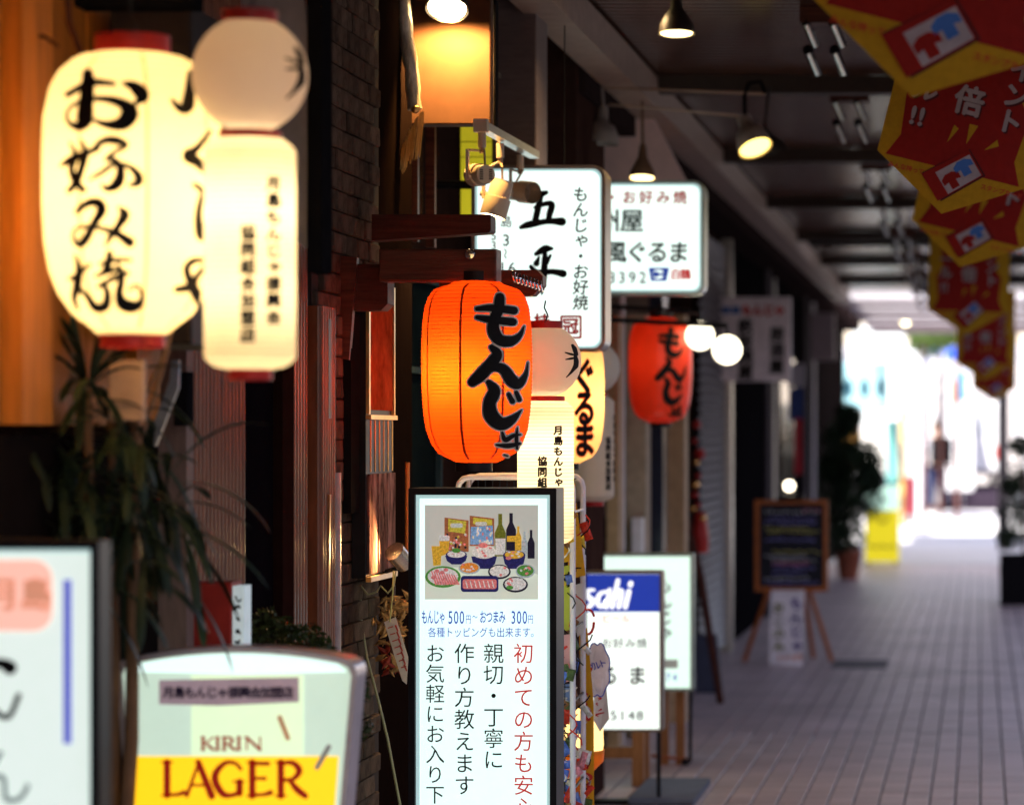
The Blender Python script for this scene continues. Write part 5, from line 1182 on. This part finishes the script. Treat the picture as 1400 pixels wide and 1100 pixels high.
MB().bbox(X(237, 640), X(258, 640), Y(640), Y(636), Z(582, 640), Z(508, 640)).build('dark_box', mblack, label='small dark box on the ribbed panelling edge', cat='box')
MB().bbox(X(128, 720), X(178, 720), Y(720) + .1, Y(720) + .12, Z(575, 720), Z(490, 720)).build('paper_notice', mat('peach_paper', (.6, .38, .25), .7), label='peach paper notice on the wall behind the strap leaved plant', cat='notice')

# ------------------------------------------------------------------ strap leaved plant
def strap(c0, az, el, L_, wd, droop, n=9):
    d = Vector((math.cos(az) * math.cos(el), math.sin(az) * math.cos(el), math.sin(el))); sd_ = Vector((-math.sin(az), math.cos(az), 0)); p = Vector(c0); vs = []
    for i in range(n + 1):
        t = i / n; w_ = wd * math.sin(math.pi * min(1, .12 + .88 * (1 - t) ** .7)) * (1 if t < .95 else .4); up = sd_.cross(d).normalized()
        vs += [p - sd_ * w_, p - up * w_ * .35, p + sd_ * w_]
        p = p + d * (L_ / n); d = (d + Vector((0, 0, -droop / n))).normalized()
    return vs, [(3 * i + k, 3 * i + k + 1, 3 * i + k + 4, 3 * i + k + 3) for i in range(n) for k in (0, 1)]
leafm = mat('strap_leaf', (.022, .035, .016), .45, var=.4, scale=6, rand=.35)
s = 705; c0 = Vector((X(120, s), Y(s), Z(532, s)))
pl = thing('strap_leaf_plant', 'dark strap leaved plant with drooping leaves under the big cream lantern', 'plant', (c0.x, c0.y, 0))
r_ = random.Random(21)
for k in range(38):
    a = r_.uniform(0, 6.28); vs, fs = strap(c0, a, r_.uniform(-.3, 1.35), r_.uniform(.16, .26), .0095, r_.uniform(.5, 1.6)); MB().add(vs, fs).build('leaf', leafm, pl, smooth=True)
for k in range(230):
    cc = Vector((X(r_.uniform(-20, 225), s), c0.y + r_.uniform(-.1, .16), Z(r_.uniform(560, 800), s)))
    a = r_.uniform(0, 6.28); vs, fs = strap(cc, a, r_.uniform(-.9, 1.0), r_.uniform(.14, .3), .010, r_.uniform(1.2, 2.6)); MB().add(vs, fs).build('leaf', leafm, pl, smooth=True)
for dx, dy in ((0, 0), (-.1, .06), (.07, .08), (.02, .1)):
    MB().tube([(c0.x + dx * .3, c0.y + .05 + dy * .3, .3), (c0.x + dx * .8, c0.y + .03 + dy, .9), (c0.x + dx, c0.y + dy, c0.z - (.03 if dx else 0))], [.02, .014, .009], 8).build('cane', mat('cane_bark', (.2, .1, .05), .8), pl, smooth=True)
MB().lathe([(.001, .02), (.12, .0), (.15, .28), (.165, .3), (.15, .31), (.14, .29), (.001, .28)], (c0.x, c0.y + .05, 0), 28).build('pot', mat('dark_clay', (.12, .05, .035), .7), pl, smooth=True)
# shrub behind the beer sign
def leafcloud(mb, cs, n, size, r_, tri=True, sq=1.0):
    for k in range(n):
        c0, R_ = cs[r_.randrange(len(cs))]; v = Vector((r_.gauss(0, 1), r_.gauss(0, 1), r_.gauss(0, 1))).normalized() * R_ * (r_.random() ** .4); v.z *= sq
        p = Vector(c0) + v; u = Vector((r_.gauss(0, 1), r_.gauss(0, 1), r_.gauss(0, .6))).normalized(); w_ = u.cross(Vector((r_.random(), r_.random(), r_.random() + .1))).normalized()
        L_ = size * r_.uniform(.6, 1.4)
        mb.add([p - u * L_, p + w_ * L_ * .42, p + u * L_, p - w_ * L_ * .42], [(0, 1, 2, 3)])
lg = mat('shrub_leaf', (.05, .07, .022), .5, var=.7, scale=9, transl=.2); lg2 = mat('dark_tree_leaf', (.028, .05, .025), .45, var=.6, scale=4, transl=.15)
s = 575; r_ = random.Random(31)
sb = thing('feathery_shrub', 'small feathery shrub in a pot behind the beer glass sign', 'plant', (X(400, s), Y(s), 0))
mb = MB(); cs_ = [((X(a, s), Y(s) + r_.uniform(-.05, .05), Z(b, s)), rr) for a, b, rr in ((372, 848, .035), (392, 864, .045), (345, 872, .03), (420, 880, .05), (440, 890, .04), (400, 900, .09), (470, 940, .07), (440, 930, .08), (480, 990, .06))]
leafcloud(mb, cs_, 1800, .011, r_); mb.build('foliage', lg, sb, kind='stuff')
for a, b in ((372, 845), (420, 872), (480, 985), (345, 868)): MB().tube([(X(405, s), Y(s), .3), (X((a + 405) / 2, s), Y(s), Z(980, s)), (X(a, s), Y(s), Z(b, s))], [.01, .006, .003], 6).build('stem', mat('tan_twig'), sb)
MB().lathe([(.001, .0), (.1, .0), (.13, .28), (.14, .3), (.001, .28)], (X(405, s), Y(s), 0), 24).build('pot', mat('dark_clay'), sb, smooth=True)

# ------------------------------------------------------------------ chalkboard easel, leaning boards
s = 207; ck = thing('chalkboard_easel', 'black menu chalkboard on an orange wooden easel with a bulb above', 'chalkboard', (X(1082, s), Y(s), 0))
of = mat('orange_wood', (.40, .105, .02), .45, var=.25)
O = [(X(a, s), Z(b, s)) for a, b in ((1032, 808), (1132, 808), (1132, 683), (1032, 683))]; I = [(X(a, s), Z(b, s)) for a, b in ((1038, 802), (1126, 802), (1126, 689), (1038, 689))]
MB().ring(O[::-1], I[::-1], Y(s) - .012, Y(s) + .02).build('frame', of, ck)
MB().box(X(1038, s), X(1126, s), Y(s), Y(s) + .012, Z(802, s), Z(689, s)).build('board', mat('chalkboard_black', (.012, .012, .018), .6), ck)
r_ = random.Random(13)
for nm, c_, rows in (('violet_chalk', (.22, .2, .5), (708, 714, 738, 775, 782, 796)), ('white_chalk', (.5, .5, .52), (699, 760, 766, 790)), ('pink_chalk', (.6, .15, .25), (697, 770)), ('yellow_chalk', (.5, .45, .12), (722, 726, 754))):
    mb = MB()
    for rw in rows:
        x = r_.choice((1046, 1050, 1056)) if nm != 'pink_chalk' or rw > 700 else 1098
        xe = r_.choice((1102, 1112, 1120))
        while x < xe:
            ribbon(mb, [(x, rw + r_.uniform(-2, 1), 1.2), (x + 2, rw + r_.uniform(-2, 3), 1.6), (x + 4, rw + r_.uniform(-1, 2), 1.2)], flat(s, Y(s) - .0015), across=2); x += r_.uniform(5, 7)
    mb.build('chalk_writing', mat(nm, c_, .8), ck)
for a, b, dy in ((1052, 1018, -.06), (1104, 1138, -.06), (1060, 1050, .35), (1098, 1108, .35)):
    MB().tube([(X(a, s), Y(s) + .03, Z(800, s)), (X(b, s), Y(s) + dy, .012)], .016, 4).build('leg', of, ck)
MB().tube([(X(1079, s), Y(s) + .03, Z(684, s)), (X(1079, s), Y(s) + .02, Z(672, s))], .012, 8).build('bulb_holder', black, ck)
MB().ball((X(1079, s), Y(s), Z(664, s)), .034, 16).build('bulb', lit('easel_bulb', (1, .84, .6), 6), ck, smooth=True)
MB().tube([(X(1062, s), Y(s) - .02, Z(681, s)), (X(1100, s), Y(s) - .02, Z(679, s))], .022, 8).build('dark_clamp', black, ck)
s = 210; po = thing('hanging_poster', 'white poster with two upright rows of brush writing under the chalkboard', 'poster', (X(1075, s), Y(s), Z(909, s)))
MB().prism([(X(a, s), Z(b, s)) for a, b in ((1052, 908), (1098, 909), (1101, 806), (1055, 806))], Y(s) - .03, Y(s) - .027).build('sheet', mat('poster_white', (.85, .78, .8), .7), po)
txt(po, [('もんじゃ', 1089, 824, 17, 'v')], mat('purple_ink', (.07, .02, .2), .7), s, Y(s) - .0315, step=1.15, bold=.05)
txt(po, [('おこのみ', 1065, 830, 16, 'v')], mat('olive_ink', (.18, .17, .03), .7), s, Y(s) - .0315, step=1.1, bold=.05)
txt(po, [('300円', 1066, 898, 10, 'h')], mat('orange_ink', (.7, .2, .05), .7), s, Y(s) - .0315, step=.9, bold=.03)
# dark leaning easel
s = 243; le = thing('leaning_easel', 'black leaning sign easel seen edge on behind the two white signs', 'easel', (X(985, s), Y(s), 0))
MB().tube([(X(985, 245), Y(245), .01), (X(958, 250), Y(250), Z(790, 250)), (X(932, 256), Y(256), Z(682, 256))], .022, 4).build('leg', wood_d, le)
MB().tube([(X(940, 256), Y(256), Z(700, 256)), (X(918, 256), Y(256) + .3, Z(755, 256)), (X(905, 256), Y(256) + .5, .02)], .012, 4).build('leg', black, le)
MB().prism([(X(a, 236), Z(b, 236)) for a, b in ((948, 960), (986, 946), (978, 868), (950, 870))], Y(236) + .1, Y(236) + .16).build('panel', mat('blue_black_panel', (.05, .055, .09), .5), le)
# garland of red ornaments
s = 232; ga = thing('ornament_garland', 'string of red tassels and gold balls hanging left of the roller shutter', 'garland', (X(953, s), Y(s), Z(760, s)))
MB().tube([(X(953, s), Y(s), Z(560, s)), (X(953, s), Y(s), Z(750, s))], .004, 5).build('string', black, ga)
for px_, py_, r_b, m_ in ((953, 580, .026, 'r'), (950, 603, .018, 'r'), (957, 620, .034, 'r'), (952, 632, .02, 'g'), (951, 662, .026, 'g'), (955, 650, .018, 'r'), (951, 676, .02, 'r'), (948, 695, .02, 'g'), (961, 708, .024, 'g'), (955, 690, .018, 'r')):
    MB().ball((X(px_, s), Y(s) - .02, Z(py_, s)), r_b, 12).build('ornament', mat('red_ornament', (.45, .02, .015), .35) if m_ == 'r' else mat('gold_ornament', (.8, .4, .12), .15, 1), ga, smooth=True)
MB().lathe([(.03, Z(700, s)), (.05, Z(735, s)), (.045, Z(755, s)), (.001, Z(756, s))], (X(958, s), Y(s), 0), 16).build('tassel', MC['red_ornament'], ga)
# golden highlights painted as small glowing balls, dark cabinet behind white signs
for k, (a, b) in enumerate(((830, 746), (842, 741), (878, 664), (897, 664))):
    MB().ball((X(a, 262), Y(262), Z(b, 262)), .012, 12).build('glint_ball', lit('gold_glint', (1, .55, .15), 1.4), smooth=True, label=('lower left', 'lower right', 'upper left', 'upper right')[k] + ' small glowing ball for a golden glint before the cream shop front', cat='light', group='small golden glints')
MB().bbox(X(806, 270), X(862, 270), Y(270), Y(262), 0, Z(738, 270), .03).build('dark_cabinet', wood_d, label='dark wooden cabinet behind the pale green white sign', cat='cabinet')
MB().lathe([(.05, 0), (.07, .05), (.06, .09), (.03, .12), (.001, .14)], (X(835, 268), Y(268) + .05, Z(738, 270)), 16).build('dark_vase', black, label='dark vase on the cabinet behind the pale green white sign', cat='vase')
MB().lathe([(.05, 0), (.075, .06), (.05, .12), (.02, .16), (.001, .17)], (X(893, 262), Y(262), Z(745, 262)), 16).build('dark_jar', mat('dark_green_glaze', (.02, .03, .025), .3), label='dark rounded jar below the blue tinted window', cat='jar')
MB().box(X(875, 262), X(910, 262), Y(262) - .08, Y(262) + .12, 0, Z(745.5, 262)).build('plinth', white_p, label='pale plinth under the dark rounded jar', cat='plinth')

# white sign board far
s = 200; fs_ = thing('hanging_sign', 'unlit white board with a blue and red header and two upright black words', 'sign', (X(1030, s), Y(s), Z(522, s)))
MB().bbox(X(981, s), X(1081, s), Y(s), Y(s) + .08, Z(521, s), Z(406, s)).build('board', mat('sign_white', (.82, .72, .76), .6), fs_)
mb = MB()
for k, (a, b) in enumerate(((987, 998), (1000, 1012))): mb.box(X(a, s), X(b, s), Y(s) - .002, Y(s) - .0005, Z(429, s), Z(419, s))
mb.build('header', mat('blue_print', (.05, .14, .42)), fs_)
txt(fs_, [('もんじゃ', 1021, 424, 15, 'h')], mat('sign_red', (.55, .02, .02), .6), s, Y(s) - .002, step=1.0, bold=.09)
txt(fs_, [('鉄板焼屋', 1019, 446, 22, 'v')], ink, s, Y(s) - .002, step=.95, bold=.05)
txt(fs_, [('居酒屋', 1062, 457, 21, 'v')], ink, s, Y(s) - .002, step=1.05, bold=.05)
MB().tube([(-1.79, Y(s) + .04, Z(410, s)), (X(985, s), Y(s) + .04, Z(410, s))], .015).build('bracket', black, fs_)
# box sign and banner near 1110-1140, 1085
s = 150; MB().bbox(X(1108, s), X(1141, s), Y(s), Y(s) + .15, Z(492, s), Z(428, s)).build('box_sign', mat('grey_mauve_box', (.3, .24, .27), .5), label='small grey mauve box sign high on the dark wall', cat='sign')
MB().bbox(X(1135, 149), X(1141, 149), Y(149) - .02, Y(149) - .001, Z(490, 149), Z(430, 149)).build('sign_edge', lit('pale_green_edge', (.35, .6, .48), .5), label='pale green lit edge of the grey mauve box sign', cat='light')
s = 160; t = thing('cloth_banner', 'narrow upright banner in blue and red beside the pipes', 'banner', (X(1087, s), Y(s), Z(650, s)))
MB().box(X(1078, s), X(1098, s), Y(s), Y(s) + .006, Z(575, s), Z(530, s)).build('cloth', mat('navy_cloth', (.03, .05, .16), .8), t)
MB().box(X(1086, s), X(1097, s), Y(s) - .008, Y(s) - .002, Z(648, s), Z(572, s)).build('cloth', mat('red_cloth', (.4, .03, .04), .8), t)
MB().box(X(1076, s), X(1100, s), Y(s) - .01, Y(s) + .02, Z(529, s), Z(497, s)).build('top_panel', mat('pale_cloth', (.35, .32, .36), .8), t)
# ------------------------------------------------------------------ far end
s = 131; r_ = random.Random(8)
pt = thing('potted_tree', 'bushy dark tree in a terracotta pot in front of the yellow sign', 'plant', (X(1160, s), Y(s), 0))
MB().lathe([(.001, .0), (.1, .0), (.14, .26), (.155, .27), (.155, .31), (.001, .3)], (X(1160, s), Y(s), 0), 24).build('pot', mat('terracotta', (.30, .09, .05), .75), pt, smooth=True)
MB().tube([(X(1160, s), Y(s), .3), (X(1158, s), Y(s), .9), (X(1162, s), Y(s), 1.6)], [.025, .02, .01], 8).build('trunk', wood_d, pt)
mb = MB(); cs_ = [((X(a, s), Y(s) + r_.uniform(-.1, .1), Z(b, s)), rr) for a, b, rr in ((1150, 600, .14), (1165, 640, .2), (1180, 630, .15), (1150, 680, .2), (1175, 680, .18), (1155, 730, .16), (1140, 640, .12), (1160, 570, .1), (1190, 655, .1))]
leafcloud(mb, [(a, b * 1.5) for a, b in cs_], 10000, .03, r_); mb.build('crown', lg2, pt)
s = 118; ysn = thing('sign_board', 'yellow and pale green lit sign board by the potted tree', 'sign', (X(1205, s), Y(s), 0))
MB().bbox(X(1183, s), X(1229, s), Y(s), Y(s) + .12, Z(768, s), Z(698, s), .01).build('lower_face', lit('lit_yellow', (.9, .75, .02), .6, (.45, .38, .02)), ysn)
MB().bbox(X(1183, s), X(1229, s), Y(s), Y(s) + .12, Z(697, s), Z(664, s), .01).build('upper_face', lit('lit_pale_green', (.6, .9, .75), .8), ysn)
mb = MB(); fa = flat(s, Y(s) - .003)
ribbon(mb, [(1206 + 7 * math.cos(a), 706 + 8 * math.sin(a), 3) for a in [i * .6 for i in range(11)]], fa)
for k in range(5): ribbon(mb, [(1188 + k * 8, 744 + (k % 2) * 3, 2.5), (1193 + k * 8, 748, 3)], fa)
mb.build('marks', mat('olive_ink'), ysn)
for a in (1187, 1225): MB().tube([(X(a, s), Y(s) + .05, 0), (X(a, s), Y(s) + .05, Z(768, s))], .02).build('leg', grey_p, ysn)
s = 155; rp = thing('potted_bush', 'round leafy bush in a black planter at the right edge', 'plant', (X(1395, s), Y(s), 0))
MB().bbox(X(1367, s), X(1440, s), Y(s), Y(s) + .4, 0.0, Z(758, s), .01).build('planter', mblack, rp)
mb = MB(); cs_ = [((X(a, s), Y(s) + .2 + r_.uniform(-.1, .1), Z(b, s)), rr) for a, b, rr in ((1388, 700, .16), (1400, 650, .17), (1410, 720, .2), (1380, 735, .12), (1395, 610, .1), (1430, 680, .2), (1384, 665, .1))]
leafcloud(mb, cs_, 3000, .024, r_); mb.build('foliage', mat('bush_leaf', (.04, .065, .03), .4, var=.6, scale=6, transl=.15), rp)
MB().tube([(X(1400, s), Y(s) + .2, .3), (X(1400, s), Y(s) + .2, 1.2)], .02).build('stem', wood_d, rp)
# beyond the canopy: pale sunlit fronts, signs, trees, van, person
pale = mat('sunlit_white_wall', (.72, .72, .72), .8, var=.06, scale=2)
def farbox(name, label, cat, s, x0, x1, y0, y1, m_, depth=.3, **k):
    return MB().bbox(X(x0, s), X(x1, s), Y(s), Y(s) + depth, max(0, Z(y1, s)), Z(y0, s), .02).build(name, m_, label=label, cat=cat, **k)
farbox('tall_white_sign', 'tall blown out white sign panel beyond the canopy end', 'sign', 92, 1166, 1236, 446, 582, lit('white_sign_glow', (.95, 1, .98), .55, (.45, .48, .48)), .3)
t = thing('box_sign', 'cyan white lit box sign with dark marks in front of the tall white sign', 'sign', (X(1180, 98), Y(98), Z(560, 98)))
MB().bbox(X(1145, 98), X(1214, 98), Y(98), Y(98) + .3, Z(560, 98), Z(495, 98), .05).build('face', lit('cyan_white', (.6, .95, 1), .5, (.22, .4, .45)), t)
mb = MB()
for k in range(3): ribbon(mb, [(1160 + 22 * k, 520, 6), (1160 + 22 * k, 530, 12), (1160 + 22 * k, 541, 6)], flat(98, Y(98) - .02))
mb.build('marks', mat('teal_ink', (.01, .06, .09), .6), t)
farbox('lit_window_sign', 'glowing white window sign above the yellow sign board', 'sign', 100, 1176, 1212, 584, 648, lit('window_glow', (1, .95, .88), .8, (.4, .38, .35)), .1)
t = thing('warm_lamp', 'warm orange lamp beside the glowing white window sign', 'lamp', (X(1163, 104), Y(104), Z(612, 104)))
MB().ball((X(1164, 104), Y(104), Z(600, 104)), .12, 16).build('shade', lit('orange_glow', (1, .5, .12), 1.6), t, smooth=True)
MB().lathe([(.05, 0), (.09, .1), (.06, .3), (.03, .4)], (X(1162, 105), Y(105), Z(650, 105)), 12).build('holder', mat('brown_shade'), t)
MB().box(X(1150, 105), X(1176, 105), Y(105) + .1, Y(105) + .2, Z(592, 105), Z(565, 105)).build('bracket', mat('brown_shade'), t)
farbox('teal_column', 'teal green painted column beyond the canopy', 'column', 95, 1212, 1228, 575, 720, mat('teal_paint', (.12, .33, .30), .6), .3)
ypst = farbox('striped_post', 'yellow brown patterned post beside the teal column', 'post', 93, 1230, 1238, 560, 720, mat('mustard_post', (.45, .3, .08), .6, var=.6, scale=4), .15)
farbox('pale_pillar', 'pale patterned pillar right of the striped post', 'pillar', 88, 1239, 1252, 555, 715, mat('pale_pattern', (.55, .48, .42), .7, var=.35, scale=9), .3)
farbox('red_bag', 'pinkish red upright bin right of the yellow sign board', 'bin', 96, 1237, 1252, 652, 703, mat('pink_red', (.6, .1, .12), .6), .2)
for k, (s, x0, x1, y0, y1, c_, lab) in enumerate(((70, 1238, 1262, 470, 640, (.6, .6, .64), 'narrow pale facade next to the tall white sign'), (62, 1258, 1290, 500, 650, (.66, .62, .58), 'cream facade behind the walking person'),
        (50, 1284, 1330, 520, 640, (.8, .8, .8), 'pale grey facade above the white van'), (44, 1325, 1400, 500, 640, (.56, .52, .5), 'stone coloured facade at the far right'), (36, 1150, 1420, 470, 628, (.6, .58, .6), 'long pale building closing the street'))):
    b = thing('far_building', lab, 'building', (X((x0 + x1) / 2, s), Y(s), 0), 'pale buildings beyond the canopy')
    MB().box(X(x0, s), X(x1, s), Y(s), Y(s) + 6, 0, Z(y0, s)).build('wall', mat('far_wall_%s' % 'abcde'[k], c_, .85, var=.08, scale=1), b)
    for i in range(max(1, int((x1 - x0) / 14))):
        for j in range(4):
            wx = X(x0 + 5 + i * 14, s); wz = Z(y0 + 12 + j * 24, s)
            if wz - 12 / s > .3: MB().box(wx, wx + 6 / s, Y(s) - .03, Y(s) - .002, wz - 12 / s, wz).build('window', mat('far_window', (.42, .45, .5), .4), b)
# coloured bits of street signs
for s, x0, x1, y0, y1, c_, nm, lab in ((66, 1272, 1290, 468, 486, (.12, .25, .7), 'street_sign', 'pale blue street sign under the trees'), (64, 1292, 1309, 474, 492, (.03, .1, .6), 'street_sign', 'deep blue street sign right of the pale blue one'),
        (64, 1310, 1322, 508, 548, (.12, .3, .5), 'street_sign', 'narrow teal blue upright sign above the van'), (65, 1300, 1312, 520, 552, (.5, .2, .12), 'street_sign', 'rusty red small sign above the van'), (60, 1258, 1270, 480, 520, (.7, .68, .4), 'street_sign', 'pale yellow sign under the trees')):
    t = thing(nm, lab, 'sign', (X((x0 + x1) / 2, s), Y(s), 0), 'street signs far off')
    MB().bbox(X(x0, s), X(x1, s), Y(s), Y(s) + .08, Z(y1, s), Z(y0, s), .01).build('plate', mat('plate_' + lab.split()[0], c_, .5), t)
    MB().tube([(X((x0 + x1) / 2, s), Y(s) + .12, 0), (X((x0 + x1) / 2, s), Y(s) + .12, Z(y0, s))], .014).build('pole', mat('pale_pole', (.5, .48, .48), .5), t)
tl = mat('street_tree_leaf', (.09, .15, .03), .5, var=.5, scale=1, transl=.35)
for k, (px_, s) in enumerate(((1262, 76), (1286, 74), (1308, 78))):
    t = thing('street_tree', ('left', 'middle', 'right')[k] + ' green street tree beyond the canopy end', 'tree', (X(px_, s), Y(s), 0), 'street trees far off')
    MB().tube([(X(px_, s), Y(s), 0), (X(px_ + 1, s), Y(s), 2.2), (X(px_, s), Y(s), 3.3)], [.04, .035, .02]).build('trunk', wood_d, t)
    mb = MB(); r_ = random.Random(k); cs_ = [((X(px_, s) + r_.uniform(-.5, .5), Y(s) + r_.uniform(-.6, .6), 3.45 + r_.uniform(-.25, .35)), r_.uniform(.28, .45)) for _ in range(9)]
    leafcloud(mb, cs_, 3000, .07, r_); mb.build('crown', tl, t)
# white van
s = 47; vn = thing('white_van', 'boxy white van seen from behind at the far end of the street', 'van', (X(1328, s), Y(s), 0))
vp = mat('white_car_paint', (.8, .8, .8), .35, var=.03)
x0, x1 = X(1291, s), X(1366, s); yv = Y(s)
MB().bbox(x0, x1, yv, yv + 4.2, .35, Z(551, s), .08).build('body', vp, vn)
for a in (x0 + .08, x1 - .3): MB().tube([(a, yv + .7, .33), (a + .22, yv + .7, .33)], .32, 20).build('wheel', mblack, vn)
MB().bbox(x0 + .18, x1 - .18, yv - .02, yv - .002, 1.5, 2.1, .02).build('rear_window', mat('pale_glass', (.5, .52, .55), .2), vn)
for a in (x0 + .04, x1 - .16): MB().bbox(a, a + .12, yv - .02, yv - .002, .8, 1.2, .01).build('tail_light', mat('red_lens', (.5, .05, .04), .3), vn)
MB().bbox(x0, x1, yv - .06, yv - .003, .36, .5, .02).build('bumper', grey_p, vn)

# person walking away
def skin_mesh(name, verts, edges, rad, m_, parent, sub=1):
    me = bpy.data.meshes.new(name); o0 = ORI[parent.name]
    me.from_pydata([Vector(v) for v in verts], edges, []); o = bpy.data.objects.new(name, me); link(o); o.parent = parent
    md = o.modifiers.new('s', 'SKIN')
    for i, r in enumerate(rad): me.skin_vertices[0].data[i].radius = (r, r) if not isinstance(r, tuple) else r
    me.skin_vertices[0].data[0].use_root = True
    md.use_smooth_shade = True
    if sub: o.modifiers.new('u', 'SUBSURF').levels = sub; o.modifiers['u'].render_levels = sub
    me.materials.append(m_); return o
s = 71; pe = thing('person', 'distant walking person in a pale top and blue trousers with a dark shoulder bag', 'person', (X(1281, s), Y(s), 0))
sk = mat('skin', (.35, .2, .14), .5); top = mat('pale_shirt', (.3, .3, .33), .8); jn = mat('blue_jeans', (.012, .015, .045), .8)
hipz = .9
B = [(0, 0, .95), (0, .0, 1.15), (0, 0, 1.38), (0, -.01, 1.47), (0, -.02, 1.56), (0, -.025, 1.66),
     (-.19, 0, 1.38), (-.25, .02, 1.12), (-.24, -.1, .9), (-.24, -.13, .82), (.19, 0, 1.38), (.25, .03, 1.12), (.24, .12, .9), (.24, .15, .82),
     (-.09, 0, .9), (-.1, -.1, .5), (-.1, -.2, .1), (-.1, -.3, .04), (.09, 0, .9), (.1, .06, .5), (.1, .26, .14), (.1, .2, .05)]
E_ = [(0, 1), (1, 2), (2, 3), (3, 4), (4, 5), (2, 6), (6, 7), (7, 8), (8, 9), (2, 10), (10, 11), (11, 12), (12, 13), (0, 14), (14, 15), (15, 16), (16, 17), (0, 18), (18, 19), (19, 20), (20, 21)]
Rr = [(.14, .1), (.12, .09), (.15, .1), .055, .08, .085, .055, .042, .034, .035, .055, .042, .034, .035, .07, .045, .03, .03, .07, .045, .03, .03]
skin_mesh('body', B, E_, Rr, sk, pe)
skin_mesh('shirt', [(0, 0, .93), (0, 0, 1.15), (0, 0, 1.38), (0, -.01, 1.46), (-.19, 0, 1.38), (-.25, .02, 1.14), (.19, 0, 1.38), (.25, .03, 1.14)], [(0, 1), (1, 2), (2, 3), (2, 4), (4, 5), (2, 6), (6, 7)], [(.17, .12), (.15, .11), (.17, .12), .07, .075, .06, .075, .06], top, pe)
skin_mesh('trousers', [(0, 0, .98), (-.09, 0, .88), (-.1, -.1, .5), (-.1, -.2, .12), (.09, 0, .88), (.1, .06, .5), (.1, .25, .15)], [(0, 1), (1, 2), (2, 3), (0, 4), (4, 5), (5, 6)], [(.16, .11), .11, .09, .07, .11, .09, .07], jn, pe)
o = MB().ball(ORI[pe.name] + Vector((0, .01, 1.68)), .1, 16, sz=1.1).build('hair', mat('dark_hair', (.02, .015, .012), .6), pe, smooth=True)
bg_ = thing('shoulder_bag', 'dark bag slung on the distant walking person', 'bag', ORI[pe.name] + Vector((.1, -.16, 1.1)))
b0 = ORI[bg_.name]; MB().bbox(b0.x - .22, b0.x + .2, b0.y - .12, b0.y + .06, .95, 1.46, .04).build('pouch', mblack, bg_)
MB().tube([b0 + Vector((-.1, 0, .2)), b0 + Vector((-.12, .1, .38)), b0 + Vector((.1, .12, .36)), b0 + Vector((.14, 0, .2))], .012, 6).build('strap', mblack, bg_)
